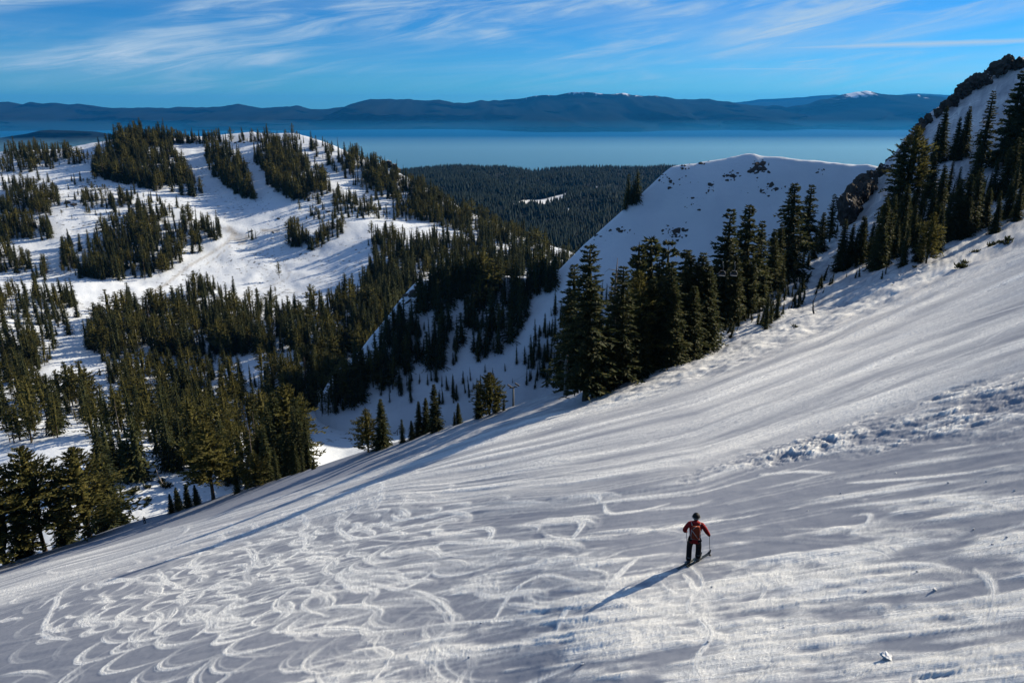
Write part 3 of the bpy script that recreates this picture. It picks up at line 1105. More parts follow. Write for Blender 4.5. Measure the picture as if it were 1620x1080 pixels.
def air():
    def box(x0, x1, y0, y1, z0, z1):
        v = [(x, y, z) for z in (z0, z1) for y in (y0, y1) for x in (x0, x1)]
        f = [(0, 2, 3, 1), (4, 5, 7, 6), (0, 1, 5, 4), (2, 6, 7, 3), (0, 4, 6, 2), (1, 3, 7, 5)]
        return v, f

    def vol(name, col, dens, an):
        m = bpy.data.materials.new(name)
        m.use_nodes = True
        nt = m.node_tree
        nt.nodes.clear()
        o = nn(nt, 'ShaderNodeOutputMaterial')
        v = nn(nt, 'ShaderNodeVolumePrincipled')
        v.inputs['Color'].default_value = (*col, 1)
        v.inputs['Density'].default_value = dens
        v.inputs['Anisotropy'].default_value = an
        nt.links.new(v.outputs[0], o.inputs['Volume'])
        return m
    v, f = box(-95000, 95000, -3500, 58000, -660, 620)
    new_obj('haze', mesh_np('haze', v, f, [vol('haze_air', HAZE_COL, HAZE_D, 0.2)]), kind='stuff', label='thin blue haze filling the whole valley', category='haze')
    # mist lying on the lake
    v, f = box(-25400, 25400, 11650, 20500, LAKE_Z + 1, LAKE_Z + 250)
    new_obj('shore_mist', mesh_np('shore_mist', v, f, [vol('shore_mist_air', (0.06, 0.48, 0.97), 0.00003, 0.2)]), kind='stuff', label='thin blue mist veiling the far shore', category='mist')
    v, f = box(-25500, 25500, 5600, 11600, LAKE_Z + 1, LAKE_Z + 170)
    new_obj('lake_mist', mesh_np('lake_mist', v, f, [vol('mist_air', (0.34, 0.71, 0.95), MIST_D, 0.3)]), kind='stuff', label='white mist lying low on the lake', category='mist')


HAZE_COL = (0.03, 0.36, 0.98)
HAZE_D = 0.000013
MIST_D = 0.00023
air()


# ------------------------------------------------------------------ trees
def mat_needles(name, lo, hi, tip, trans=0.36):
    m, nt, b = new_mat(name)
    setc(b, lo, 0.75, 0.15)
    oi = nn(nt, 'ShaderNodeObjectInfo')
    geo = nn(nt, 'ShaderNodeNewGeometry')
    n1 = noise(nt, geo.outputs['Position'], 0.9, 3.0)
    c = mixc(nt, math_node(nt, 'MULTIPLY', math_node(nt, 'ADD', oi.outputs['Random'], n1), 0.5), lo, hi)
    c = mixc(nt, smooth(nt, noise(nt, geo.outputs['Position'], 2.3, 2.0), 0.52, 0.70), c, tip)
    nt.links.new(c, b.inputs['Base Color'])
    tr = nn(nt, 'ShaderNodeBsdfTranslucent')
    nt.links.new(c, tr.inputs['Color'])
    mx = nn(nt, 'ShaderNodeMixShader', i_0=trans)
    out = nt.nodes['Material Output']
    nt.links.new(b.outputs[0], mx.inputs[1])
    nt.links.new(tr.outputs[0], mx.inputs[2])
    nt.links.new(mx.outputs[0], out.inputs['Surface'])
    return m


M['fir'] = mat_needles('fir_needles', (0.022, 0.032, 0.015), (0.060, 0.070, 0.026), (0.14, 0.12, 0.045))
M['pine'] = mat_needles('pine_needles', (0.050, 0.058, 0.020), (0.13, 0.12, 0.034), (0.27, 0.21, 0.06), 0.46)
M['bark'] = simple('bark', (0.10, 0.075, 0.055), 0.95, 0.1, 0, 0.45, 3.0)
M['deadwood'] = simple('grey_dead_wood', (0.20, 0.17, 0.145), 0.95, 0.1, 0, 0.4, 3.0)


def trunk_geo(H, r, rng, top=0.97, seg=7, rings=9, lean=0.0):
    V, F = [], []
    for k in range(rings):
        t = k / (rings - 1)
        rr = r * (1 - t) ** 0.85 + 0.015 * r + (0.35 * r if k == 0 else 0)
        cx, cy = lean * H * t ** 1.6, 0.004 * H * math.sin(5 * t + rng.random())
        for s in range(seg):
            a = 2 * math.pi * s / seg
            V.append((cx + rr * math.cos(a), cy + rr * math.sin(a), -0.06 * H + (top + 0.06) * H * t))
    for k in range(rings - 1):
        for s in range(seg):
            a, b = k * seg + s, k * seg + (s + 1) % seg
            F.append((a, b, b + seg, a + seg))
    return V, F


def crown_geo(rng, H, Rr, style, whorls, nbr, nspray, t0):
    P, S, D, W, L = [], [], [], [], []
    for k in range(whorls):
        t = (k + rng.uniform(-0.3, 0.3)) / whorls
        t = min(max(t, 0), 0.995)
        h = H * (t0 + (1 - t0) * t)
        if style == 'fir':
            prof = (1 - t) ** 0.75 * (0.93 + 0.07 * math.sin(9 * t)) * (0.72 + 0.28 * min(1, t / 0.08 + 0.3))
            pitch = R(-24 + 55 * t)
        elif style == 'spire':
            prof = (1 - t) ** 0.6 * (0.80 + 0.2 * math.sin(14 * t))
            pitch = R(-30 + 50 * t)
        elif style == 'hemlock':
            prof = (1 - t) ** 0.62 * (0.60 + 0.40 * abs(math.sin(10.5 * t + 1)))
            pitch = R(-6 + 35 * t)
        else:
            prof = (0.50 + 0.62 * math.sin(math.pi * min(1, t * 0.75 + 0.18))) * (1 - t ** 3.5) * (0.55 + 0.45 * abs(math.sin(8 * t + 0.5)))
            pitch = R(-4 + 40 * t)
        n = max(3, int(round(nbr * (1 - 0.45 * t))))
        a0 = rng.uniform(0, 6.28)
        for j in range(n):
            a = a0 + 6.283 * j / n + rng.uniform(-0.35, 0.35)
            ln = Rr * prof * rng.uniform(0.55, 1.22)
            if style == 'pine' and rng.random() < 0.18:
                ln *= 1.3
            if rng.random() < (0.16 if style in ('pine', 'hemlock') else 0.06):
                continue
            pt = pitch + R(rng.uniform(-11, 11))
            out = np.array([math.cos(a), math.sin(a), 0])
            d = out * math.cos(pt) + np.array([0, 0, math.sin(pt)])
            side = np.array([-math.sin(a), math.cos(a), 0])
            for q in range(nspray):
                f = (q + rng.random()) / nspray
                f = (0.12 + 0.88 * f) if style != 'pine' else (0.30 + 0.70 * f ** 0.7)
                droop = -0.20 * f * f * ln if style != 'pine' else 0.05 * f * f * ln
                p = np.array([0, 0, h]) + d * ln * f + np.array([0, 0, droop]) + side * rng.normal(0, 0.07) * ln
                sg = -1 if rng.random() < 0.5 else 1
                dd = d * rng.uniform(0.35, 1.0) + side * sg * rng.uniform(0.1, 1.0) + np.array([0, 0, rng.uniform(-0.55, 0.20) if style != 'pine' else rng.uniform(-0.25, 0.75)])
                dd /= np.linalg.norm(dd)
                sz = Rr * (0.36 * (1 - 0.55 * f) + 0.09) * (0.45 + 0.65 * prof) * rng.uniform(0.7, 1.25) * (9.0 / (nspray + 5.0)) ** 0.6
                nrm = np.cross(dd, np.array([rng.normal(), rng.normal(), rng.normal() + 1.4]))
                nrm /= np.linalg.norm(nrm) + 1e-9
                P.append(p)
                D.append(dd)
                S.append(nrm)
                L.append(sz)
                W.append(sz * rng.uniform(0.30, 0.52))
    P, D, S, L, W = map(np.array, (P, D, S, L, W))
    n = len(P)
    A = P - S * W[:, None] * 0.5
    B = P + D * L[:, None]
    C = P + S * W[:, None] * 0.5
    E = P + D * L[:, None] * 0.55 + np.array([0, 0, -1.0]) * W[:, None] * 0.6
    V = np.stack([A, B, C, E], 1).reshape(-1, 3)
    b = np.arange(n) * 4
    F = np.concatenate([np.stack([b, b + 1, b + 2], 1), np.stack([b, b + 3, b + 1], 1)])
    # ragged dark heart so that the crown closes near the trunk
    core = {'fir': 0.36, 'spire': 0.32, 'hemlock': 0.2, 'pine': 0.2}[style]
    nr_, ns = 10, 7
    cv, cf = [], []
    for k in range(nr_):
        t = k / (nr_ - 1)
        base = (1 - t) ** 0.8 if style != 'pine' else math.sin(math.pi * (0.12 + 0.86 * t))
        for s in range(ns):
            a = 6.283 * s / ns + k * 0.4
            rr = Rr * core * base * rng.uniform(0.55, 1.2) + 0.02
            cv.append((rr * math.cos(a), rr * math.sin(a), H * (t0 + (0.98 - t0) * t) + rng.uniform(-0.02, 0.02) * H))
    for k in range(nr_ - 1):
        for s in range(ns):
            a, b2 = k * ns + s, k * ns + (s + 1) % ns
            cf += [(a, b2, b2 + ns), (a, b2 + ns, a + ns)]
    F = np.concatenate([F, np.array(cf) + len(V)])
    V = np.concatenate([V, np.array(cv)])
    return V, F


TREE = {}


def make_kind(key, style, n, H, Rr, whorls, nbr, nspray, t0, mat, tr):
    lst = []
    for k in range(n):
        rng = np.random.default_rng(abs(hash(style)) % 1 + 1000 + len(TREE) * 50 + k)
        V, F = crown_geo(rng, H, Rr * rng.uniform(0.78, 1.22), style, whorls, nbr, nspray, t0 * rng.uniform(0.5, 1.9))
        crown = mesh_np('crown_' + key, V, F, [mat])
        tv, tf = trunk_geo(H, tr, rng)
        trunk = mesh_np('trunk_' + key, tv, tf, [M['bark']], True)
        lst.append((crown, trunk, H))
    TREE[key] = lst


make_kind('fir', 'fir', 4, 24.0, 4.9, 40, 9, 11, 0.05, M['fir'], 0.34)
make_kind('spire', 'spire', 4, 22.0, 3.1, 36, 8, 8, 0.05, M['fir'], 0.28)
make_kind('hemlock', 'hemlock', 4, 28.0, 6.0, 30, 9, 13, 0.16, M['fir'], 0.42)
make_kind('pine', 'pine', 4, 26.0, 6.8, 28, 9, 18, 0.22, M['pine'], 0.46)
make_kind('fir_mid', 'fir', 7, 22.0, 4.6, 19, 7, 5, 0.06, M['fir'], 0.30)
make_kind('spire_mid', 'spire', 5, 22.0, 3.2, 19, 6, 4, 0.05, M['fir'], 0.28)
make_kind('pine_mid', 'pine', 6, 22.0, 5.0, 15, 7, 8, 0.20, M['pine'], 0.34)
make_kind('sapling', 'fir', 4, 5.0, 1.1, 13, 6, 4, 0.02, M['fir'], 0.08)
def make_snag():
    lst = []
    for k in range(3):
        rng = np.random.default_rng(400 + k)
        tv, tf = trunk_geo(22.0, 0.30, rng, 0.97, 6, 8, 0.02 * k)
        trunk = mesh_np('trunk_snag', tv, tf, [M['deadwood']], True)
        V, F = [], []
        for q in range(34):
            h = 22.0 * rng.uniform(0.2, 0.95)
            a = rng.uniform(0, 6.28)
            ln = rng.uniform(0.5, 2.6) * (1.1 - h / 22.0)
            o = len(V)
            d = np.array([math.cos(a), math.sin(a), rng.uniform(-0.35, 0.25)])
            p = np.array([0, 0, h])
            V += [p + [0, 0, 0.09], p - [0, 0, 0.09], p + d * ln]
            F += [(o, o + 1, o + 2)]
        lst.append((mesh_np('branches_snag', V, F, [M['deadwood']]), trunk, 22.0))
    TREE['snag'] = lst


make_snag()
HERO = {'fir', 'spire', 'hemlock', 'pine'}
KIND_NAME = {'fir': 'fir_tree', 'spire': 'spire_fir_tree', 'hemlock': 'hemlock_tree', 'pine': 'pine_tree', 'fir_mid': 'fir_tree', 'spire_mid': 'spire_fir_tree', 'pine_mid': 'pine_tree', 'snag': 'dead_tree', 'sapling': 'sapling'}


def add_tree(kind, x, y, z, h, label, group, wide=1.0, tilt=(0, 0), variant=None, category='tree'):
    lst = TREE[kind]
    crown, trunk, H = lst[random.randrange(len(lst)) if variant is None else variant % len(lst)]
    s = h / H
    e = new_obj(KIND_NAME[kind], None, None, label=label, category=category, group=group)
    e.empty_display_size = 0.5
    e.location = (x, y, z)
    e.rotation_euler = (tilt[0], tilt[1], random.uniform(0, 6.28))
    e.scale = (s * wide, s * wide, s)
    new_obj('trunk', trunk, e)
    new_obj('crown', crown, e)
    return e


def crest_Y(u):
    return float(np.interp(u, _cu, _cY))


# ---- trees one can point at: (x pixel, foot pixel, top pixel, kind, metres behind the crest or None for on the slope, width, label, group)
NEAR = []


def near(px, base, top, kind, dY, wide=1.0, label=None, group=None):
    NEAR.append((px, base, top, kind, dY, wide, label, group))


GL = 'trees on the crest by the lower edge of the slope'
near(10, 897, 735, 'pine', 4, 1.35, 'broad olive pine at the lower end of the crest, cut by the picture edge', GL)
near(72, 868, 703, 'pine', 6, 1.0, 'tall olive pine with bare trunk second from the lower end of the crest', GL)
near(142, 852, 708, 'pine', 5, 1.3, 'broad olive pine standing third from the lower end of the crest', GL)
near(40, 885, 795, 'fir', 8, 1.2, 'short dense fir squeezed between the first two olive pines', GL)
near(108, 862, 775, 'fir', 10, 1.1, 'small fir in the gap between the second and third olive pines', GL)
near(180, None, 690, 'fir', 55, 1.25, 'dark dense fir standing in shade just behind the olive pines', GL)
near(338, 788, 670, 'pine', 3, 1.25, 'bushy sunlit pine alone on the crest beside the shaded snow hollow', GL)
near(376, 776, 735, 'spire', 2, 1.3, 'small pointed fir just uphill of the bushy sunlit pine', GL)
near(405, 768, 716, 'pine', 3, 1.7, 'low rounded pine with short trunk on the crest', GL)
for i, (px, b, t) in enumerate(((272, 806, 780), (283, 802, 770), (298, 797, 764), (312, 794, 766))):
    near(px, b, t, 'fir', 2, 1.2, 'small dark fir at the foot of the bushy pine', 'small firs by the bushy pine')
for (px, b, t, k, d) in ((426, 762, 672, 'spire', 8), (436, 760, 640, 'spire', 18), (446, 756, 618, 'fir', 25), (455, 754, 655, 'spire', 8), (465, 752, 606, 'pine', 30), (474, 750, 640, 'spire', 10),
                         (482, 748, 628, 'fir', 22), (490, 745, 655, 'spire', 12), (440, 758, 706, 'spire', 3), (470, 750, 700, 'fir', 4), (480, 748, 712, 'spire', 3), (418, 764, 690, 'fir', 24)):
    near(px, b, t, k, d, 1.0, 'slender conifer in the tight crest clump by the small chairlift', 'clump of conifers on the crest by the chairlift')
near(497, 742, 722, 'fir', 1, 1.2, 'tiny fir at the foot of the tight conifer clump by the chairlift', GL)
near(583, 714, 645, 'pine', 1, 1.15, 'small leaning pine with open crown on the crest by the sunlit valley floor', GL)
near(606, 709, 630, 'fir', 1, 1.0, 'neat pointed fir right beside the small open pine', GL)
near(637, 698, 662, 'spire', 1, 1.2, 'little fir between the pointed pair and the dense trio on the crest', GL)
for (px, b, t, k, d) in ((652, 693, 664, 'fir', 1), (663, 689, 633, 'fir', 3), (675, 685, 628, 'fir', 4), (690, 682, 606, 'fir', 1)):
    near(px, b, t, k, d, 1.05, 'dark fir in the small group above the long tree shadow', 'small fir group on the crest')
for (px, b, t, k, d) in ((719, 672, 650, 'spire', 1), (726, 669, 636, 'fir', 2), (757, 656, 618, 'fir', 2), (785, 647, 614, 'fir', 3), (797, 643, 622, 'spire', 2)):
    near(px, b, t, k, d, 1.0, 'small dark fir spaced along the crest before the lift tower', 'small firs spaced along the crest')
near(774, 650, 588, 'pine', 2, 1.2, 'short pine with flat top and visible trunk on the crest', GL)
near(926, 618, 384, 'hemlock', 0.0, 1.22, 'tallest broad conifer with thick bare lower trunk at the crest edge', 'big trees on the crest')
near(956, 608, 512, 'fir', 0.5, 1.3, 'dense dark fir under the tallest conifer', 'big trees on the crest')
near(944, 612, 560, 'fir', 1, 1.4, 'low dark fir hugging the trunk of the tallest conifer', 'big trees on the crest')
near(1060, 582, 452, 'fir', 1, 1.35, 'bright green cone shaped fir standing foremost in the big clump', 'big trees on the crest')
for (px, b, t, k, d, w) in ((904, None, 415, 'hemlock', 22, 1.0), (888, None, 470, 'spire', 40, 1.0), (1002, 598, 425, 'pine', 8, 0.9), (1022, 592, 440, 'fir', 7, 1.1), (985, 602, 505, 'fir', 4, 1.2), (972, 604, 530, 'fir', 5, 1.2),
                            (998, None, 380, 'hemlock', 60, 0.9), (1016, None, 372, 'hemlock', 66, 0.9), (1038, None, 378, 'hemlock', 58, 0.9), (1032, 590, 408, 'hemlock', 26, 1.0), (1012, 594, 500, 'fir', 3, 1.1),
                            (1083, 568, 402, 'fir', 7, 1.2), (1099, 556, 398, 'fir', 6, 1.15), (1112, 550, 418, 'fir', 3, 1.15), (1074, 575, 392, 'hemlock', 20, 1.0), (1045, 588, 470, 'fir', 6, 1.1), (1090, 562, 450, 'fir', 2, 1.2), (940, None, 470, 'spire', 24, 1.1), (978, 602, 418, 'hemlock', 2, 1.1), (1050, 586, 412, 'hemlock', 4, 1.1), (965, None, 430, 'hemlock', 30, 0.7)):
    near(px, b, t, k, d, w * 1.12, 'dark conifer in the big clump beside the tallest conifer', 'big conifer clump on the crest')
for (px, b, t, k, d, w) in ((1138, 522, 328, 'hemlock', 14, 1.0), (1172, 505, 322, 'hemlock', 12, 1.0), (1194, 498, 348, 'hemlock', 12, 1.0), (1216, 490, 362, 'fir', 10, 1.1), (1156, 512, 400, 'fir', 6, 1.1), (1183, 500, 410, 'fir', 5, 1.1),
                            (1226, 482, 350, 'fir', 9, 1.0), (1204, 492, 420, 'fir', 4, 1.1), (1125, 528, 400, 'hemlock', 22, 0.9), (1236, 474, 420, 'fir', 3, 1.1)):
    near(px, b, t, k, d, w, 'tall dark conifer in the row behind the sapling patch', 'row of tall conifers behind the saplings')
near(1244, 466, 288, 'hemlock', 6, 1.05, 'tall ragged hemlock, first of the twin tops against the shaded snow hill', 'twin ragged hemlocks')
near(1269, 452, 289, 'hemlock', 6, 1.05, 'tall ragged hemlock, second of the twin tops nearer the cliff', 'twin ragged hemlocks')
for (px, b, t, k, d, w) in ((1286, 440, 362, 'fir', 5, 1.1), (1297, 430, 335, 'hemlock', 6, 0.9), (1312, 420, 306, 'hemlock', 4, 1.0), (1324, 410, 352, 'fir', 3, 1.1), (1255, 458, 392, 'fir', 3, 1.1), (1278, 446, 400, 'fir', 2, 1.1), (1336, 398, 352, 'fir', 3, 1.0), (1303, 428, 380, 'fir', 2, 1.0), (1345, 400, 362, 'spire', None, 1.1)):
    near(px, b, t, k, d, w, 'dark conifer between the twin ragged hemlocks and the cliff', 'conifers below the cliff')
near(1430, 341, 197, 'pine', None, 0.95, 'broad olive conifer, largest on the ridge side against the misty lake', 'big trees on the ridge side')
near(1416, 347, 222, 'hemlock', None, 0.95, 'ragged dark conifer leaning against the broad olive conifer, on its lake side', 'big trees on the ridge side')
near(1446, 338, 236, 'hemlock', None, 0.8, 'dark conifer just uphill of the broad olive conifer', 'big trees on the ridge side')
near(1550, 270, 142, 'hemlock', None, 0.95, 'open conifer with bare spiky top on the upper ridge snow', 'big trees on the ridge side')
near(1586, 268, 110, 'hemlock', None, 0.85, 'tall full conifer reaching above the spiky topped tree', 'big trees on the ridge side')
near(1602, 262, 120, 'fir', None, 0.9, 'tall conifer next to the picture edge on the ridge snow', 'big trees on the ridge side')
near(1618, 246, 100, 'hemlock', None, 0.9, 'tall conifer cut by the picture edge on the ridge snow', 'big trees on the ridge side')
for (px, b, t, k) in ((1485, 256, 167, 'fir'), (1475, 258, 192, 'spire')):
    near(px, b, t, k, None, 0.9, 'slim conifer of the pair on the snow under the ridge rocks', 'conifer pair under the ridge rocks')
for (px, b, t, k) in ((1508, 256, 184, 'fir'), (1522, 248, 167, 'fir'), (1516, 256, 200, 'fir')):
    near(px, b, t, k, None, 0.85, 'slim conifer of the trio on the snow under the ridge rocks', 'conifer trio under the ridge rocks')
for (px, b, t, k, w) in ((1387, 428, 310, 'fir', 0.9), (1398, 421, 330, 'spire', 1.1), (1412, 408, 346, 'fir', 1.0), (1380, 424, 338, 'spire', 1.0)):
    near(px, b, t, k, None, w, 'dark conifer in the narrow clump beside the ski slope', 'narrow clump at the slope edge')
near(1464, 420, 334, 'pine', None, 0.95, 'small sunlit olive conifer leaning at the edge of the ski slope', 'single trees at the slope edge')
for (px, b, t, k, w) in ((1504, 383, 282, 'fir', 1.1), (1518, 378, 274, 'fir', 1.1), (1532, 372, 264, 'fir', 1.1), (1492, 388, 302, 'fir', 1.1), (1541, 366, 296, 'fir', 1.1), (1524, 380, 310, 'fir', 1.2)):
    near(px, b, t, k, None, w, 'dense green conifer in the thick slope edge clump', 'thick green clump at the slope edge')
for (px, b, t, k) in ((1568, 322, 256, 'fir'), (1560, 324, 268, 'spire'), (1590, 350, 284, 'fir'), (1611, 338, 276, 'fir'), (1577, 346, 300, 'spire'), (1602, 320, 250, 'spire'), (1618, 330, 262, 'fir'), (1550, 330, 282, 'spire')):
    near(px, b, t, k, None, 1.0, 'dark conifer scattered on the snow above the sunlit slope edge', 'scattered conifers above the slope edge')
for (px, b, t, k) in ((1452, 368, 288, 'spire'), (1468, 362, 282, 'spire'), (1480, 356, 262, 'fir'), (1440, 390, 322, 'fir'), (1424, 402, 330, 'spire'), (1362, 412, 345, 'fir'), (1374, 408, 350, 'fir'), (1350, 416, 366, 'fir'), (1484, 330, 258, 'spire'),
                      (1497, 320, 250, 'spire'), (1512, 318, 262, 'spire'), (1460, 330, 268, 'spire'), (1436, 372, 300, 'spire'), (1408, 388, 312, 'fir'), (1474, 385, 320, 'fir'), (1448, 400, 340, 'spire'), (1398, 372, 300, 'spire'), (1530, 330, 284, 'spire'), (1418, 372, 306, 'spire')):
    near(px, b, t, k, None, 1.0, 'slender conifer in the loose wood below the cliff', 'loose wood between cliff and slope edge')

for (px, b, t, k, w) in ((1556, 360, 296, 'fir', 1.1), (1572, 372, 318, 'fir', 1.1), (1480, 402, 330, 'fir', 1.0), (1452, 418, 352, 'fir', 1.0), (1428, 424, 356, 'spire', 1.1), (1606, 352, 292, 'fir', 1.1), (1584, 318, 232, 'fir', 1.0), (1598, 300, 215, 'hemlock', 0.9),
                         (1612, 300, 205, 'fir', 1.0), (1540, 300, 222, 'fir', 1.0), (1468, 318, 240, 'fir', 1.0), (1456, 300, 218, 'hemlock', 0.9), (1424, 380, 290, 'fir', 1.0), (1404, 392, 306, 'hemlock', 0.9), (1340, 424, 352, 'fir', 1.0), (1328, 430, 345, 'fir', 1.0), (1356, 420, 340, 'hemlock', 0.9)):
    near(px, b, t, k, None, w, 'dark conifer filling the wood on the upper slope side', 'wood on the upper slope side')
ORD = ['first', 'second', 'third', 'fourth', 'fifth', 'sixth', 'seventh', 'eighth', 'ninth', 'tenth', 'eleventh', 'twelfth', 'thirteenth', 'fourteenth', 'fifteenth',
       'sixteenth', 'seventeenth', 'eighteenth', 'nineteenth', 'twentieth', 'last']
_same = {}
for i, t in enumerate(NEAR):
    _same.setdefault(t[6], []).append(i)
for lab, ids in _same.items():
    if len(ids) > 1:
        for k, i in enumerate(sorted(ids, key=lambda q: NEAR[q][0])):
            t = NEAR[i]
            NEAR[i] = t[:6] + (t[6] + ', ' + ORD[min(k, 20)] + ' from left',) + t[7:]

N_IND = 0
for (px, base, top, kind, dY, wide, label, group) in NEAR:
    if dY is None:
        x, y, z = (float(a[0]) for a in layer_hit('slope', np.array([px], float), np.array([base], float)))
        if math.isnan(y):
            continue
    else:
        u = float(ray(px, base if base else 560)[0])
        for it in range(3):
            y = crest_Y(u) + dY - (17.0 if 900 < px < 1125 and dY < 30 else (9.0 if 1125 <= px < 1240 else 3.0))
            zz = float(ground(u * y, y))
            # keep the trunk under its top on the picture
            pxx, pyy = project(u * y, y, zz)
            u += (px - float(pxx)) / 1180.0
        x = u * y
        z = float(ground(x, y))
    vt = float(ray(px, top)[1])
    h = vt * y - z
    if h < 1.0:
        continue
    kind2 = kind
    lean = R(random.uniform(-1.5, 1.5))
    add_tree(kind2, x, y, z - 0.1, h, label, group, wide * (1.08 if h < 30 else 0.95), (lean, lean * 0.5))
    N_IND += 1


# ---- the woods beyond: zones drawn on the photograph, trees rooted on the land they stand on
ZONES = [
    ('valley', [(143, 272), (190, 218), (262, 212), (277, 238), (322, 308), (300, 313), (210, 296), (146, 280)], 300, (13, 24), 'm', 'dark conifer in the broad wooded band atop the sunlit hill'),
    ('valley', [(320, 255), (335, 230), (377, 250), (397, 290), (405, 320), (377, 313), (337, 278)], 120, (12, 23), 'm', 'dark conifer in the narrow wooded strip between two hill runs'),
    ('valley', [(397, 238), (420, 228), (467, 238), (493, 260), (527, 304), (500, 315), (463, 322), (423, 293), (417, 273), (397, 253)], 200, (12, 23), 'm', 'dark conifer in the wooded wedge below the hill summit'),
    ('valley', [(150, 236), (180, 221), (300, 222), (400, 220), (475, 219), (480, 224), (300, 229), (200, 227)], 60, (9, 19), 's', 'conifer on the skyline of the sunlit hill'),
    ('valley', [(190, 345), (213, 330), (300, 350), (353, 362), (350, 382), (300, 408), (270, 428), (235, 443), (160, 444), (100, 434), (98, 390), (150, 380)], 300, (12, 22), 'm', 'dark conifer in the large wood above the groomed bowl'),
    ('valley', [(0, 240), (80, 232), (140, 242), (140, 262), (80, 268), (50, 274), (0, 276)], 90, (9, 19), 'm', 'dark conifer on the far shoulder of the sunlit hill'),
    ('valley', [(-60, 305), (50, 295), (93, 316), (97, 342), (-60, 335)], 90, (11, 20), 'm', 'dark conifer in the upper patch at the picture edge'),
    ('valley', [(-60, 350), (83, 354), (87, 376), (43, 389), (-60, 378)], 80, (11, 20), 'm', 'dark conifer in the second patch at the picture edge'),
    ('valley', [(-60, 396), (37, 396), (80, 436), (80, 449), (33, 432), (-60, 430)], 60, (11, 20), 'm', 'dark conifer in the third patch at the picture edge'),
    ('valley', [(-60, 470), (60, 462), (135, 482), (130, 510), (110, 530), (60, 605), (-60, 625)], 130, (13, 22), 'm', 'dark conifer in the wood beside the winding snow path'),
    ('valley', [(140, 312), (215, 315), (230, 325), (150, 332), (120, 322)], 22, (9, 17), 's', 'small conifer scattered on the upper hill snow'),
    ('valley', [(0, 285), (140, 285), (300, 330), (330, 345), (200, 350), (100, 345)], 26, (7, 15), 's', 'small conifer scattered on the upper hill snow'),
    ('valley', [(135, 555), (150, 512), (200, 488), (300, 484), (480, 500), (540, 474), (600, 466), (620, 530), (600, 575), (500, 592), (420, 566), (330, 566), (240, 566), (180, 570)], 420, (13, 23), 'm', 'dark conifer in the valley forest below the groomed bowl'),
    ('valley', [(190, 612), (300, 590), (400, 600), (520, 585), (560, 600), (500, 650), (350, 650), (200, 650)], 120, (11, 21), 'm', 'dark conifer in the shaded wood across the valley floor'),
    ('valley', [(-40, 640), (100, 622), (200, 645), (330, 648), (460, 650), (495, 700), (470, 760), (400, 790), (350, 770), (200, 705), (100, 695), (-40, 715)], 150, (13, 24), 'p', 'olive conifer in the sunlit wood between valley floor and crest'),
    ('valley', [(150, 745), (200, 735), (330, 725), (330, 740), (260, 750), (180, 772)], 22, (14, 22), 'f', 'dark fir at the upper edge of the shaded snow hollow'),
    ('valley', [(560, 540), (580, 440), (640, 400), (690, 378), (800, 382), (880, 402), (930, 410), (900, 440), (840, 446), (700, 446), (640, 470), (620, 500), (590, 560)], 420, (15, 24), 'f', 'dark conifer in the shaded forest behind the rocky shoulder'),
    ('valley', [(478, 224), (560, 244), (640, 284), (720, 328), (800, 362), (880, 396), (800, 386), (690, 358), (610, 330), (545, 286), (500, 250)], 330, (12, 21), 'm', 'dark conifer on the descending ridge of the sunlit hill'),
    ('knoll', [(560, 590), (620, 515), (670, 465), (720, 470), (800, 465), (850, 470), (830, 520), (800, 560), (760, 575), (650, 600)], 95, (11, 22), 'f', 'dark fir on the rocky shaded shoulder'),
    ('knoll', [(655, 456), (700, 447), (860, 443), (885, 436), (870, 468), (700, 470)], 60, (12, 20), 'f', 'dark fir along the top of the rocky shaded shoulder'),
    ('knoll', [(600, 640), (600, 605), (700, 600), (790, 575), (870, 560), (900, 590), (880, 620), (800, 610), (760, 640), (680, 640)], 58, (6, 13), 'k', 'slim fir spire in the shaded snow gully'),
    ('knoll', [(830, 560), (870, 500), (900, 470), (960, 480), (960, 560), (900, 600), (850, 600)], 95, (8, 16), 'k', 'slim fir spire on the foot of the shaded snow hill'),
    ('knoll', [(500, 650), (560, 600), (620, 590), (640, 610), (590, 625), (520, 668)], 34, (13, 20), 'p', 'olive conifer at the rim of the shaded gully'),
    ('valley', [(457, 360), (470, 349), (490, 384), (545, 350), (545, 370), (500, 398), (457, 389)], 44, (10, 19), 'm', 'conifer in the small copse beside the groomed bowl'),
    ('valley', [(580, 380), (640, 364), (650, 390), (590, 414)], 42, (10, 18), 'm', 'conifer in the copse on the sunlit shelf before the forest'),
    ('valley', [(520, 300), (600, 330), (700, 352), (620, 350), (560, 350), (530, 335)], 40, (7, 15), 's', 'small conifer scattered below the descending ridge'),
    ('valley', [(440, 300), (520, 320), (560, 345), (480, 350)], 16, (7, 15), 's', 'small conifer scattered on the hill runs'),
    ('valley', [(295, 460), (350, 456), (352, 470), (300, 473)], 22, (10, 18), 'm', 'conifer in the small clump at the lower rim of the groomed bowl'),
    ('valley', [(150, 560), (260, 570), (380, 575), (300, 600), (160, 610)], 26, (8, 17), 's', 'conifer spaced along the snow strip in the valley'),
    ('knoll', [(955, 345), (975, 328), (1010, 312), (1010, 318), (975, 342)], 10, (12, 18), 'f', 'dark fir standing on the flank of the shaded snow hill'),
]
# kind 'behind': firs just over the hill's flank
MIX = {'m': (('fir_mid', .48), ('spire_mid', .2), ('pine_mid', .28), ('snag', .04)), 's': (('fir_mid', .6), ('pine_mid', .4)), 'p': (('pine_mid', .5), ('fir_mid', .31), ('spire_mid', .15), ('snag', .04)),
       'f': (('fir_mid', .65), ('spire_mid', .3), ('pine_mid', .05)), 'k': (('spire_mid', .9), ('fir_mid', .1))}


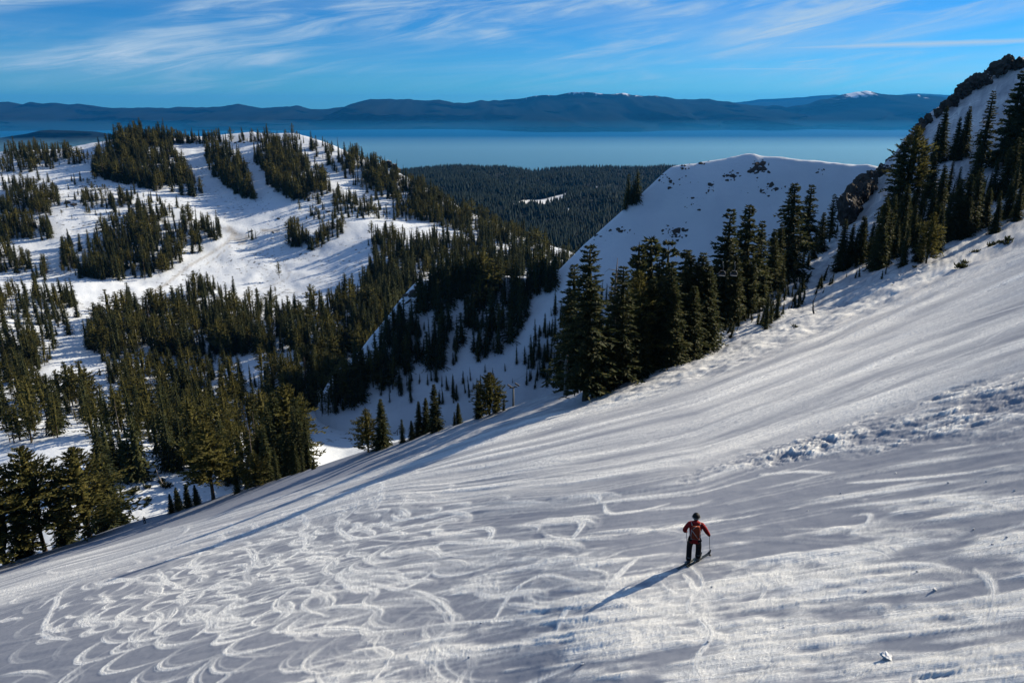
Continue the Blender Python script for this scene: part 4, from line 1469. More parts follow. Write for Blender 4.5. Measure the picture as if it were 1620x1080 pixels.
def in_poly(px, py, poly):
    inside = np.zeros(len(px), bool)
    n = len(poly)
    for i in range(n):
        x1, y1 = poly[i]
        x2, y2 = poly[(i + 1) % n]
        c = ((y1 > py) != (y2 > py)) & (px < (x2 - x1) * (py - y1) / (y2 - y1 + 1e-12) + x1)
        inside ^= c
    return inside


FOREST = []
_zr = np.random.default_rng(77)
for zi, (layer, poly, n, (h0, h1), mix, label) in enumerate(ZONES):
    n = int(n * (3.4 if mix == 's' else 1.3 if mix == 'k' else 2.1 if np.mean([p[1] for p in poly]) > 385 else 2.8))
    pa = np.array(poly, float)
    lo, hi = pa.min(0), pa.max(0)
    px = _zr.uniform(lo[0], hi[0], n * 12)
    py = _zr.uniform(lo[1], hi[1], n * 12)
    ok = in_poly(px, py, poly)
    px, py = px[ok], py[ok]
    # clumps and gaps
    keep = _zr.random(len(px)) < 0.62 + 0.5 * fbm(px / 28, py / 16, 2, 100 + zi)
    px, py = px[keep][:n], py[keep][:n]
    if len(px) == 0:
        continue
    x, y, z = layer_hit(layer, px, py)
    good = ~np.isnan(y)
    x, y = x[good], y[good]
    z = ground(x, y)
    kinds, pr = zip(*MIX[mix])
    ks = _zr.choice(len(kinds), len(x), p=np.array(pr) / sum(pr))
    hs = _zr.uniform(h0, h1 * 1.1, len(x)) * _zr.choice([1.15, 1, 1, 0.8, 0.6, 0.4], len(x))
    for i in range(len(x)):
        FOREST.append((float(x[i]), float(y[i]), float(z[i]), float(hs[i]), kinds[ks[i]], zi))
for (px, py, h, kd) in ((370, 466, 19, 'fir_mid'), (442, 440, 18, 'pine_mid'), (394, 376, 12, 'spire_mid'), (399, 379, 13, 'fir_mid'), (405, 378, 12, 'spire_mid'), (428, 464, 7, 'fir_mid'), (436, 465, 8, 'pine_mid'), (127, 440, 15, 'fir_mid')):
    x, y, z = (float(a[0]) for a in layer_hit('valley', np.array([px], float), np.array([py], float)))
    FOREST.append((x, y, float(ground(x, y)), h, kd, -1))

fa = np.array([f[:4] for f in FOREST])
# seen from the photograph's place: is the upper part of the tree clear of the land?
sx, sy, sz = fa[:, 0], fa[:, 1], fa[:, 2] + 0.75 * fa[:, 3]
vis = np.ones(len(fa), bool)
for t in np.linspace(0.12, 0.97, 46):
    gx, gy, gz = sx * t, sy * t, sz * t
    sel = gy > 30
    vis[sel] &= (np.maximum(z_slope(gx[sel], gy[sel]), np.where(gy[sel] > 140, np.maximum(z_valley(gx[sel], np.maximum(gy[sel], 141)), np.where(gy[sel] > 345, z_knoll(gx[sel], np.maximum(gy[sel], 341)), -999)), -999)) < gz[sel])
ppx, _ = project(fa[:, 0], fa[:, 1], fa[:, 2])
vis &= (ppx > 0) & (ppx < 1620)
appar = np.where(vis, fa[:, 3] / fa[:, 1], 0)
order = np.argsort(-appar)
BUDGET = 290 - N_IND
single = set(order[:max(0, BUDGET)].tolist()) | {i for i, f in enumerate(FOREST) if f[5] == -1}
rest = []
LONE = {370: 'lone conifer standing by itself at the lower rim of the groomed bowl', 442: 'lone tree casting a long shadow inside the groomed bowl'}
for i, f in enumerate(FOREST):
    x, y, z, h, kd, zi = f
    if i in single:
        if zi == -1:
            p = float(ppx[i])
            if abs(p - 370) < 8:
                lab, grp = LONE[370], None
            elif abs(p - 442) < 8 and h > 10:
                lab, grp = LONE[442], None
            elif abs(p - 399) < 12:
                lab, grp = 'small conifer of the trio above the groomed bowl road', 'conifer trio by the bowl road'
            elif h < 9:
                lab, grp = 'very small tree of the pair below the lone shadowed tree', 'small tree pair in the bowl'
            else:
                lab, grp = 'single conifer between the large hill wood and the picture edge', None
        else:
            base_lab = ZONES[zi][5]
            grp = base_lab.replace('dark conifer', 'conifers').replace('small conifer', 'small conifers')[:60]
            zmid = [p[0] for p in ZONES[zi][1]]
            q = (float(ppx[i]) - max(0, min(zmid))) / max(1.0, max(zmid) - max(0, min(zmid)))
            hz = (h - ZONES[zi][3][0]) / (ZONES[zi][3][1] - ZONES[zi][3][0])
            lab = ('tall ' if hz > 0.7 else 'short ' if hz < 0.1 else '') + base_lab
            if len(lab.split()) < 14:
                lab += ', left end' if q < 0.25 else ', right end' if q > 0.75 else ', middle'
        if kd == 'snag':
            lab, grp = lab.replace('dark conifer', 'bare grey dead tree').replace('olive conifer', 'bare grey dead tree'), 'dead trees: ' + (grp or '')[:40]
        add_tree(kd, x, y, z, h, lab, grp, random.uniform(0.8, 1.25), (random.gauss(0, 0.03), random.gauss(0, 0.03)))
    else:
        rest.append(f)


def forest_mass(items):
    """the rest of the woods as one mass, one point for every tree"""
    coll = bpy.data.collections.new('forest_tree_kinds')
    keys = []
    for kd in ('fir_mid', 'spire_mid', 'pine_mid', 'snag'):
        for v, (crown, trunk, H) in enumerate(TREE[kd]):
            nv = len(crown.vertices)
            cv = np.empty(nv * 3, np.float32)
            crown.vertices.foreach_get('co', cv)
            tv = np.empty(len(trunk.vertices) * 3, np.float32)
            trunk.vertices.foreach_get('co', tv)
            cf = np.array([p.vertices[:] for p in crown.polygons], np.int32)
            tf = np.array([p.vertices[:] for p in trunk.polygons], np.int32)
            tt = np.concatenate([tf[:, [0, 1, 2]], tf[:, [0, 2, 3]]]) + nv
            mi = np.concatenate([np.zeros(len(cf)), np.ones(len(tt))])
            me = mesh_np('forest_kind', np.concatenate([cv, tv]).reshape(-1, 3) / H, np.concatenate([cf, tt]), [crown.materials[0], M['bark']], False, mi)
            o = bpy.data.objects.new('forest_kind_%02d' % len(keys), me)
            coll.objects.link(o)
            keys.append((kd, v))
    n = len(items)
    P = np.array([f[:3] for f in items], np.float32)
    me = bpy.data.meshes.new('forest')
    me.vertices.add(n)
    me.vertices.foreach_set('co', P.ravel())
    idx = []
    for f in items:
        c = [k for k, (kd, v) in enumerate(keys) if kd == f[4]]
        idx.append(random.choice(c))
    a = me.attributes.new('pick', 'INT', 'POINT')
    a.data.foreach_set('value', np.array(idx, np.int32))
    a = me.attributes.new('size', 'FLOAT_VECTOR', 'POINT')
    hh = np.array([f[3] for f in items], np.float32)
    w = RNG.uniform(0.72, 1.35, n).astype(np.float32)
    a.data.foreach_set('vector', np.stack([hh * w, hh * w, hh], 1).ravel())
    a = me.attributes.new('turn', 'FLOAT_VECTOR', 'POINT')
    a.data.foreach_set('vector', np.stack([RNG.normal(0, 0.045, n), RNG.normal(0, 0.045, n), RNG.uniform(0, 6.28, n)], 1).astype(np.float32).ravel())
    o = new_obj('forest', me, kind='stuff', label='mass of dark conifers covering the valley and hillsides', category='forest')
    ng = bpy.data.node_groups.new('forest_trees', 'GeometryNodeTree')
    ng.interface.new_socket('Geometry', in_out='INPUT', socket_type='NodeSocketGeometry')
    ng.interface.new_socket('Geometry', in_out='OUTPUT', socket_type='NodeSocketGeometry')
    gi = ng.nodes.new('NodeGroupInput')
    go = ng.nodes.new('NodeGroupOutput')
    ci = ng.nodes.new('GeometryNodeCollectionInfo')
    ci.inputs['Collection'].default_value = coll
    ci.inputs['Separate Children'].default_value = True
    ci.inputs['Reset Children'].default_value = True
    ip = ng.nodes.new('GeometryNodeInstanceOnPoints')
    ip.inputs['Pick Instance'].default_value = True

    def na(name, typ):
        q = ng.nodes.new('GeometryNodeInputNamedAttribute')
        q.data_type = typ
        q.inputs['Name'].default_value = name
        return q.outputs['Attribute']
    ng.links.new(gi.outputs[0], ip.inputs['Points'])
    ng.links.new(ci.outputs[0], ip.inputs['Instance'])
    ng.links.new(na('pick', 'INT'), ip.inputs['Instance Index'])
    ng.links.new(na('size', 'FLOAT_VECTOR'), ip.inputs['Scale'])
    e2r = ng.nodes.new('FunctionNodeEulerToRotation')
    ng.links.new(na('turn', 'FLOAT_VECTOR'), e2r.inputs[0])
    ng.links.new(e2r.outputs[0], ip.inputs['Rotation'])
    ng.links.new(ip.outputs[0], go.inputs[0])
    md = o.modifiers.new('trees', 'NODES')
    md.node_group = ng


forest_mass(rest)
print('TREES individual near', N_IND, 'zone single', len(single), 'mass', len(rest))


# ------------------------------------------------------------------ small geometry builders
class MB:
    """collects faces for one mesh"""

    def __init__(self):
        self.v, self.f = [], []

    def add(self, v, f):
        o = len(self.v)
        self.v += [tuple(p) for p in v]
        self.f += [tuple(i + o for i in q) for q in f]

    def tube(self, pts, radii, seg=8, cap=True):
        pts = [Vector(p) for p in pts]
        if isinstance(radii, (int, float)):
            radii = [radii] * len(pts)
        V, F = [], []
        for i, p in enumerate(pts):
            d = (pts[min(i + 1, len(pts) - 1)] - pts[max(i - 1, 0)]).normalized()
            a = d.cross(Vector((0, 0, 1)) if abs(d.z) < 0.9 else Vector((1, 0, 0))).normalized()
            b = d.cross(a)
            for s in range(seg):
                t = 2 * math.pi * s / seg
                V.append(p + (a * math.cos(t) + b * math.sin(t)) * radii[i])
        for i in range(len(pts) - 1):
            for s in range(seg):
                q, w = i * seg + s, i * seg + (s + 1) % seg
                F.append((q, w, w + seg, q + seg))
        if cap:
            F.append(tuple(range(seg))[::-1])
            F.append(tuple(range((len(pts) - 1) * seg, len(pts) * seg)))
        self.add(V, F)
        return self

    def box(self, c, size, rot=None):
        x, y, z = (s / 2 for s in size)
        V = [Vector((i * x, j * y, k * z)) for k in (-1, 1) for j in (-1, 1) for i in (-1, 1)]
        if rot is not None:
            V = [rot @ p for p in V]
        V = [p + Vector(c) for p in V]
        self.add(V, [(0, 2, 3, 1), (4, 5, 7, 6), (0, 1, 5, 4), (2, 6, 7, 3), (0, 4, 6, 2), (1, 3, 7, 5)])
        return self

    def build(self, name, mat, parent=None, smooth_shade=False, bevel=0.0, **props):
        me = bpy.data.meshes.new(name)
        me.from_pydata(self.v, [], self.f)
        me.materials.append(mat)
        if smooth_shade:
            for p in me.polygons:
                p.use_smooth = True
        me.update()
        o = new_obj(name, me, parent, **props)
        if bevel:
            b = o.modifiers.new('bevel', 'BEVEL')
            b.width = bevel
            b.segments = 3
            b.limit_method = 'ANGLE'
        return o


def copy_tree(o, parent=None):
    c = o.copy()
    COL.objects.link(c)
    c.parent = parent
    for ch in list(o.children):
        copy_tree(ch, c)
    return c


def hit_point(layer, px, py):
    return tuple(float(a[0]) for a in layer_hit(layer, np.array([px], float), np.array([py], float)))


def at(px, py, Y):
    u, v = ray(px, py)
    return Vector((float(u) * Y, Y, float(v) * Y))


# ------------------------------------------------------------------ rocks
def rock_mesh(seed, mat, flat=1.0, sub=3):
    rng = random.Random(seed)
    bm = bmesh.new()
    bmesh.ops.create_icosphere(bm, subdivisions=sub, radius=1.0)
    planes = []
    for k in range(13):
        n = Vector((rng.gauss(0, 1), rng.gauss(0, 1), rng.gauss(0, 1) * 0.6)).normalized()
        planes.append((n, rng.uniform(0.30, 0.80)))
    off = Vector((seed * 3.1, seed * 1.7, seed * 2.3))
    for v in bm.verts:
        p = v.co.copy()
        d = p.normalized()
        p *= 1 + 0.45 * mnoise.noise(d * 1.7 + off)
        for n, e0 in planes:
            e = p.dot(n) - e0
            if e > 0:
                p -= n * e
        p += d * (0.20 * mnoise.noise(p * 3.6 + off) + 0.12 * mnoise.noise(p * 8.0 + off))
        p.z *= flat
        v.co = p
    me = bpy.data.meshes.new('rock')
    bm.to_mesh(me)
    bm.free()
    me.materials.append(mat)
    return me


ROCKS = [rock_mesh(s, M['rock_snow'], 1.0, 4) for s in range(6)] + [rock_mesh(s + 10, M['rock'], 0.8, 4) for s in range(6)]


def rock(pos, size, label, group, variant, name='rock', rz=None, stretch=(1, 1, 1)):
    o = new_obj(name, ROCKS[variant % len(ROCKS)], None, label=label, category='rock', group=group)
    o.location = pos
    o.scale = tuple(size * s for s in stretch)
    o.rotation_euler = (random.uniform(-0.3, 0.3), random.uniform(-0.3, 0.3), random.uniform(0, 6.28) if rz is None else rz)
    return o


rr = random.Random(3)
# along the skyline of the ridge
RIDGE_ROCKS = [(1340, 322, 5.0), (1344, 306, 5.5), (1350, 290, 6.0), (1358, 276, 5.5), (1368, 268, 5.0), (1336, 338, 4.5), (1352, 330, 5.0), (1364, 316, 4.5), (1376, 284, 5.0), (1352, 318, 4.0), (1360, 300, 4.6), (1366, 282, 4.4), (1378, 274, 4.0), (1345, 332, 4.2), (1356, 338, 3.6), (1388, 272, 3.4), (1372, 300, 4.0), (1384, 290, 3.2),
               (1398, 262, 2.6), (1410, 256, 2.4), (1424, 250, 2.4), (1440, 226, 2.8), (1448, 214, 3.2), (1454, 204, 3.4), (1460, 196, 3.2), (1468, 188, 2.8), (1474, 172, 2.4), (1484, 178, 2.6),
               (1496, 162, 3.2), (1504, 156, 3.0), (1512, 148, 3.6), (1520, 140, 4.0), (1529, 133, 4.2), (1538, 127, 4.2), (1546, 121, 4.4), (1554, 116, 4.0), (1562, 112, 3.4), (1571, 106, 3.6),
               (1580, 100, 4.6), (1590, 94, 5.2), (1600, 96, 4.4), (1609, 102, 2.8), (1618, 94, 3.8), (1505, 172, 2.6), (1498, 168, 2.2), (1510, 164, 2.4), (1486, 190, 2.0)]
for i, (px, py, s) in enumerate(RIDGE_ROCKS):
    u = float(ray(px, py)[0])
    y = crest_Y(u) + rr.uniform(-3, 1)
    v = float(ray(px, py)[1])
    zs = float(z_slope(u * y, y))
    z = min(max(v * y, zs - 0.2 * s), zs + 0.7 * s)
    if px < 1395:
        lab, grp = 'dark rock block in the cliff where the ridge drops to the snow hill', 'cliff rocks'
        y -= rr.uniform(0, 4)
        z = v * y - 1.0
        if z > zs + 3.0:
            z = zs + 3.0
    elif px < 1475:
        lab, grp = 'dark rock on the lower ridge line above the misty lake', 'lower ridge rocks'
    elif px < 1570:
        lab, grp = 'dark rock in the jagged band along the ridge skyline', 'upper ridge rocks'
    else:
        lab, grp = 'large dark rock of the summit outcrop on the ridge skyline', 'summit rocks'
    if 1478 < px < 1514 and py > 160 or px == 1486:
        lab, grp = 'small rock poking from the snow just under the ridge skyline', 'rocks in the ridge snow'
    k = rr.randrange(6)
    rock((u * y, y, z), s * (0.88 if px < 1395 else 0.9), lab, grp, k + (6 if rr.random() < 0.75 else 0), 'rock', None, (1.0, 1.0, 1.5 if px < 1395 else 1.0))

# snow hill: thin broken outcrops
KN = [((1085, 258), 30, 9, 16, 1.7, 'rim of the snow hill facing the lake'), ((1060, 285), 26, 12, 12, 1.3, 'flank of the snow hill below its rim'), ((1158, 277), 13, 9, 11, 1.6, 'slope under the summit of the snow hill'),
      ((1203, 264), 14, 10, 14, 1.9, 'summit crest of the snow hill'), ((1212, 298), 20, 12, 14, 1.2, 'face below the summit of the snow hill'), ((1125, 297), 8, 10, 7, 1.5, 'middle of the snow hill face'),
      ((1072, 368), 20, 12, 18, 1.7, 'lower face of the snow hill'), ((988, 364), 16, 7, 9, 1.2, 'flank of the snow hill above the trees'), ((940, 372), 12, 6, 8, 1.3, 'outer edge of the snow hill'),
      ((1100, 322), 18, 10, 9, 0.9, 'snow hill face halfway up'), ((1298, 272), 8, 5, 4, 1.3, 'snow hill skyline nearest the cliff'),
      ((658, 462), 22, 14, 20, 2.2, 'rocky shoulder in the shade'), ((725, 470), 28, 14, 14, 1.8, 'shoulder between the shaded firs'), ((800, 470), 28, 14, 12, 1.6, 'shoulder next to the snow hill')]
for (c, rx, ry, n, s, where) in KN:
    for k in range(int(n * 2.2)):
        x, y, z = hit_point('knoll', c[0] + rr.gauss(0, rx * 0.55), c[1] + rr.gauss(0, ry * 0.5))
        if math.isnan(y):
            continue
        ss = s * 0.72 * rr.choice((0.3, 0.4, 0.5, 0.6, 0.8, 1.0, 1.7))
        gx_ = float(z_knoll(x + 1, y) - z_knoll(x - 1, y)) / 2
        gy_ = float(z_knoll(x, y + 1) - z_knoll(x, y - 1)) / 2
        nrm = Vector((-gx_, -gy_, 1)).normalized()
        o = rock((x, y, z - 0.05 * ss), ss, 'small dark rock on the ' + where, 'rocks on the ' + where, 6 + rr.randrange(6))
        q = nrm.to_track_quat('Z', 'Y')
        o.rotation_euler = (q.to_matrix() @ Matrix.Rotation(rr.uniform(-0.5, 0.5) + 0.5, 3, 'Z')).to_euler()
        o.scale = (ss * rr.uniform(0.9, 2.3), ss * rr.uniform(0.6, 1.2), ss * 0.30)
for (px, py, s) in ((606, 257, 6), (616, 258, 7), (624, 262, 6.5), (630, 268, 5)):
    p = at(px, py, 1085)
    zz = float(ground(p.x, p.y))
    rock((p.x, p.y, max(zz, p.z - 3)), s, 'dark crag at the end of the sunlit hill ridge', 'crag on the hill ridge', 2)
for (px, py, s) in ((107, 322, 5), (118, 325, 4), (380, 224, 4), (372, 226, 3), (386, 226, 3), (398, 366, 2.5), (440, 346, 3.5), (432, 368, 2.5), (520, 335, 3), (128, 318, 3)):
    x, y, z = hit_point('valley', px, py)
    if not math.isnan(y):
        rock((x, y, z), s, 'dark rock showing through the snow of the sunlit hill', 'rocks on the sunlit hill', 6 + rr.randrange(6), 'rock', None, (1.6, 1, 0.5))

# ------------------------------------------------------------------ saplings, shrubs, snags
SAP_POLY = [(1112, 548), (1130, 520), (1180, 492), (1250, 446), (1300, 432), (1320, 448), (1300, 470), (1250, 500), (1190, 522), (1150, 540)]
placed = 0
while placed < 105:
    px, py = rr.uniform(1110, 1325), rr.uniform(430, 550)
    if not in_poly(np.array([px]), np.array([py]), SAP_POLY)[0]:
        continue
    x, y, z = hit_point('slope', px, py)
    if math.isnan(y):
        continue
    h = rr.uniform(1.6, 4.6)
    add_tree('sapling', x, y, z - 0.15, h, 'small bent conifer sapling in the patch poking through shaded snow', 'sapling patch', rr.uniform(0.9, 1.4),
             (rr.uniform(-0.15, 0.1), rr.uniform(-0.42, 0.05)), None, 'sapling')
    placed += 1
for (px, py, h) in ((1211, 523, 7.0), (1218, 516, 6.0), (1228, 508, 7.5), (1206, 520, 4.5)):
    x, y, z = hit_point('slope', px, py)
    add_tree('sapling', x, y, z - 0.1, h, 'dense young fir at the lower end of the sapling patch', 'young firs below the sapling patch', 1.0, (0, 0), None, 'sapling')
GROUPS = [((1330, 1420, 405, 445), 16, (1.0, 3.0), 'small sapling on the snow under the narrow clump'), ((1385, 1470, 345, 405), 26, (2.0, 5.0), 'small sapling among the loose wood by the cliff'),
          ((1470, 1560, 285, 330), 22, (2.0, 5.0), 'small sapling on the shaded ridge snow'), ((1560, 1620, 290, 330), 14, (2.0, 5.0), 'small sapling near the picture edge on the ridge snow'),
          ((1425, 1500, 330, 400), 22, (2.0, 5.5), 'small sapling under the broad olive conifer')]
for (x0, x1, y0, y1), n, (h0, h1), lab in GROUPS:
    for k in range(n):
        x, y, z = hit_point('slope', rr.uniform(x0, x1), rr.uniform(y0, y1))
        if not math.isnan(y):
            add_tree('sapling', x, y, z - 0.1, rr.uniform(h0, h1), lab, lab.replace('small sapling', 'saplings'), rr.uniform(0.7, 1.0), (rr.uniform(-.1, .1), rr.uniform(-0.2, 0.05)), None, 'sapling')


def shrub_mesh(seed):
    rng = np.random.default_rng(seed)
    V, F = [], []
    for k in range(90):
        a = rng.uniform(0, 6.28)
        rad = rng.uniform(0, 0.75)
        p = np.array([math.cos(a) * rad, math.sin(a) * rad, rng.uniform(0.0, 0.35)])
        d = np.array([math.cos(a) * 0.5 + rng.normal(0, .3), math.sin(a) * 0.5 + rng.normal(0, .3), rng.uniform(0.3, 1.2)])
        d /= np.linalg.norm(d)
        s = np.cross(d, rng.normal(size=3))
        s /= np.linalg.norm(s)
        ln = rng.uniform(0.25, 0.75)
        o = len(V)
        V += [p - s * 0.09, p + s * 0.09, p + d * ln, p + d * ln * 0.5 + s * 0.16]
        F += [(o, o + 1, o + 2), (o, o + 3, o + 2)]
    me = mesh_np('leaves', V, F, [M['fir']])
    b = MB()
    for k in range(5):
        a = rng.uniform(0, 6.28)
        b.tube([(0, 0, -0.2), (0.25 * math.cos(a), 0.25 * math.sin(a), 0.3), (0.6 * math.cos(a), 0.6 * math.sin(a), 0.75)], [0.04, 0.03, 0.01], 5)
    st = bpy.data.meshes.new('stems')
    st.from_pydata(b.v, [], b.f)
    st.materials.append(M['bark'])
    return me, st


SHRUBS = [shrub_mesh(s) for s in range(4)]


def shrub(pos, size, label, group):
    e = new_obj('shrub', None, None, label=label, category='shrub', group=group)
    e.location = pos
    e.scale = (size, size, size * rr.uniform(0.8, 1.3))
    e.rotation_euler = (0, rr.uniform(-0.4, 0.1), rr.uniform(0, 6.28))
    lv, st = SHRUBS[rr.randrange(4)]
    new_obj('stem', st, e)
    new_obj('foliage', lv, e)


for (px, py, s, lab) in ((1568, 392, 1.3, 'dark shrub in the group on the open sunlit slope'), (1578, 388, 1.5, 'dark shrub in the group on the open sunlit slope'), (1590, 388, 1.6, 'dark shrub in the group on the open sunlit slope'),
                         (1596, 384, 1.4, 'dark shrub in the group on the open sunlit slope'), (1545, 402, 1.2, 'single dark shrub below the thick green clump'), (1520, 425, 1.5, 'dark shrub lying low on the open slope'),
                         (1526, 418, 1.0, 'dark shrub lying low on the open slope'), (1447, 424, 0.8, 'little shrub beside the small sunlit olive conifer'), (1400, 452, 0.7, 'reddish twig tuft on the open snow'),
                         (1414, 455, 0.7, 'reddish twig tuft on the open snow'), (1185, 556, 0.6, 'tiny twig tuft below the sapling patch'), (1258, 520, 0.8, 'little twig tuft in the snow streaks'), (1240, 500, 0.9, 'little twig tuft in the snow streaks')):
    x, y, z = hit_point('slope', px, py)
    shrub((x, y, z), s, lab, 'shrubs: ' + lab[:40])
for (px, py, s) in ((214, 778, 2.2), (206, 782, 2.0), (233, 772, 1.6), (234, 792, 1.4), (262, 770, 2.6), (256, 762, 1.6)):
    x, y, z = hit_point('valley', px, py)
    if not math.isnan(y):
        shrub((x, y, float(ground(x, y))), s, 'low dark shrub in the shaded snow hollow behind the crest', 'shrubs in the snow hollow')


def dead_tree(base, pts, radii, branches, label):
    e = new_obj('dead_tree', None, None, label=label, category='dead tree')
    e.location = base
    MB().tube(pts, radii, 8).build('trunk', M['deadwood'], e, True)
    for bp, br in branches:
        MB().tube(bp, br, 5).build('branch', M['deadwood'], e, True)
    return e


def crest_base(px, base, dY):
    u = float(ray(px, base)[0])
    y = crest_Y(u) + dY
    return u * y, y, float(ground(u * y, y))


x, y, z = crest_base(895, 622, -5)
dead_tree((x, y, z), [(0, 0, -1), (0.1, 0, 3), (-0.1, 0, 6.5), (0.15, 0, 8.6)], [0.55, 0.45, 0.38, 0.18],
          [([(0, 0, 7.2), (-1.2, 0, 7.6), (-1.9, 0.2, 7.0)], [0.14, 0.09, 0.03]), ([(0, 0, 6.6), (-0.9, 0.2, 5.6)], [0.10, 0.03]), ([(0, 0, 5), (0.8, 0, 5.6)], [0.1, 0.03])],
          'short broken grey snag on the crest beside the tallest conifer')
x, y, z = crest_base(967, 604, 4)
h = float(ray(967, 408)[1]) * y - z
dead_tree((x, y, z), [(0, 0, -1), (0.1, 0, h * 0.4), (0.0, 0, h * 0.75), (0.2, 0, h)], [0.42, 0.34, 0.24, 0.05],
          [([(0, 0, h * f), (s * 1.4, 0.2, h * f + 0.2), (s * 2.2, 0, h * f - 0.4)], [0.08, 0.05, 0.015]) for f, s in ((.55, 1), (.62, -1), (.7, 1), (.76, -1), (.84, 1), (.9, -1))],
          'tall thin bare dead trunk standing behind the tallest conifer')
x, y, z = crest_base(918, 620, -9.4)
MBt = [([(0, 0, 10.5), (-2.5, -0.5, 8.6), (-4.6, -0.8, 9.0), (-6.0, -0.6, 8.4)], [0.20, 0.15, 0.10, 0.03])]
x2, y2, z2 = hit_point('slope', 1290, 502)
dead_tree((x2, y2, z2), [(0, 0, -0.3), (-0.7, 0, 1.6), (-0.9, 0, 3.4), (-0.3, 0, 5.2)], [0.22, 0.18, 0.12, 0.03],
          [([(-0.8, 0, 2.4), (0.2, 0, 3.0)], [0.07, 0.02]), ([(-0.9, 0, 3.4), (-1.7, 0, 3.9)], [0.06, 0.02]), ([(-.7, 0, 1.6), (.3, 0, 1.3)], [.06, .02])],
          'thin crooked dead stem above the open slope beside the saplings')
x2, y2, z2 = hit_point('slope', 1258, 522)
dead_tree((x2, y2, z2), [(0, 0, -0.2), (-0.5, 0, 0.8), (-1.2, 0, 1.5)], [0.10, 0.07, 0.02], [([(-0.5, 0, .8), (-0.1, 0, 1.3)], [.04, .01])], 'short reddish stick leaning out of the open snow')
hx, hy, hz = hit_point('valley', 262, 770)
dead_tree((hx, hy, float(ground(hx, hy))), [(0.5, 0, -0.3), (-1.0, 0, 1.2), (-3.2, 2, 3.6), (-4.6, 4, 6.0)], [0.35, 0.28, 0.2, 0.06],
          [([(-1, 0, 1.2), (0.6, 0, 2.2)], [.12, .03]), ([(-3.2, 2, 3.6), (-1.9, 2, 4.4)], [.1, .03])], 'bent fallen dark branch lying across the shaded snow hollow')

# board nailed to the tallest conifer
M['white_paint'] = simple('white_board_paint', (0.74, 0.76, 0.78), 0.6, 0.3, 0, 0.08, 3.0)
M['grey_steel'] = simple('galvanised_steel', (0.16, 0.17, 0.17), 0.7, 0.3, 0.1, 0.15, 2.0)
M['dark_steel'] = simple('dark_steel', (0.07, 0.07, 0.075), 0.5, 0.4, 0.4)
sg = new_obj('trail_sign', None, None, label='small white board sign fixed beside the trunk of the tallest conifer', category='sign')
u0 = float(ray(926, 618)[0])
ys = crest_Y(u0) - 9.0 - 0.9
sp = at(938, 547, ys)
sg.location = sp
MB().box((0, 0, 0), (1.75, 0.05, 0.42)).build('board', M['white_paint'], sg, False, 0.01)
MB().box((-1.0, 0.06, 0), (2.2, 0.06, 0.09)).build('bracket', M['dark_steel'], sg)

# ------------------------------------------------------------------ chairlifts
M['cable'] = simple('steel_cable', (0.02, 0.02, 0.022), 0.9, 0.05)
M['chair_grey'] = simple('chair_grey_paint', (0.30, 0.31, 0.32), 0.5, 0.4, 0.2, 0.1, 4.0)
M['seat_pad'] = simple('seat_pad', (0.035, 0.035, 0.04), 0.7, 0.3)


def chair_proto(w):
    e = new_obj('chairlift_chair', None)
    e.empty_display_size = 0.4
    # origin at the rope grip
    MB().tube([(0, 0, 0.05), (0.0, 0, -0.5), (0.12, 0, -0.9), (0.12, 0, -1.9)], 0.045, 8).build('hanger', M['chair_grey'], e, True)
    b = MB()
    pts = [(-w / 2, 0.1, -3.05), (-w / 2 - 0.05, -0.1, -2.4), (-w / 2 + 0.25, 0, -1.9), (w / 2 - 0.25, 0, -1.9), (w / 2 + 0.05, -0.1, -2.4), (w / 2, 0.1, -3.05), (-w / 2, 0.1, -3.05)]
    b.tube(pts, 0.045, 8, False)
    b.build('frame', M['chair_grey'], e, True)
    MB().box((0, 0.30, -3.0), (w, 0.5, 0.09)).build('seat', M['seat_pad'], e, False, 0.03)
    MB().box((0, 0.04, -2.62), (w, 0.07, 0.52), Matrix.Rotation(R(-12), 3, 'X')).build('backrest', M['seat_pad'], e, False, 0.03)
    MB().tube([(-w / 2, 0.05, -2.5), (-w / 2, 0.55, -2.65), (w / 2, 0.55, -2.65), (w / 2, 0.05, -2.5)], 0.028, 6).build('safety_bar', M['chair_grey'], e, True)
    return e


def lift_tower(pos, h, arm, label, yaw=0.0):
    e = new_obj('lift_tower', None, None, label=label, category='lift tower')
    e.location = pos
    e.rotation_euler = (0, 0, yaw)
    MB().tube([(0, 0, -2), (0, 0, h)], [0.26, 0.17], 12).build('mast', M['grey_steel'], e, True)
    MB().box((0, 0, h), (arm, 0.22, 0.24)).build('crossarm', M['grey_steel'], e, False, 0.03)
    for s in (-1, 1):
        wh = MB().box((s * arm / 2, 0, h + 0.35), (0.14, 1.7, 0.18)).build('sheave_assembly', M['dark_steel'], e, False, 0.02)
        for k in range(4):
            MB().tube([(s * arm / 2 - 0.1, -0.66 + 0.44 * k, h + 0.48), (s * arm / 2 + 0.1, -0.66 + 0.44 * k, h + 0.48)], 0.15, 10).build('sheave', M['dark_steel'], wh, True)
    return e


def cable(pts, label, r=0.028):
    MB().tube(pts, r, 6).build('haul_cable', M['cable'], None, True, 0, label=label, category='cable', group='haul cables')


def sag(a, b, n=10, s=0.6):
    return [a.lerp(b, k / n) - Vector((0, 0, s * 4 * (k / n) * (1 - k / n))) for k in range(n + 1)]


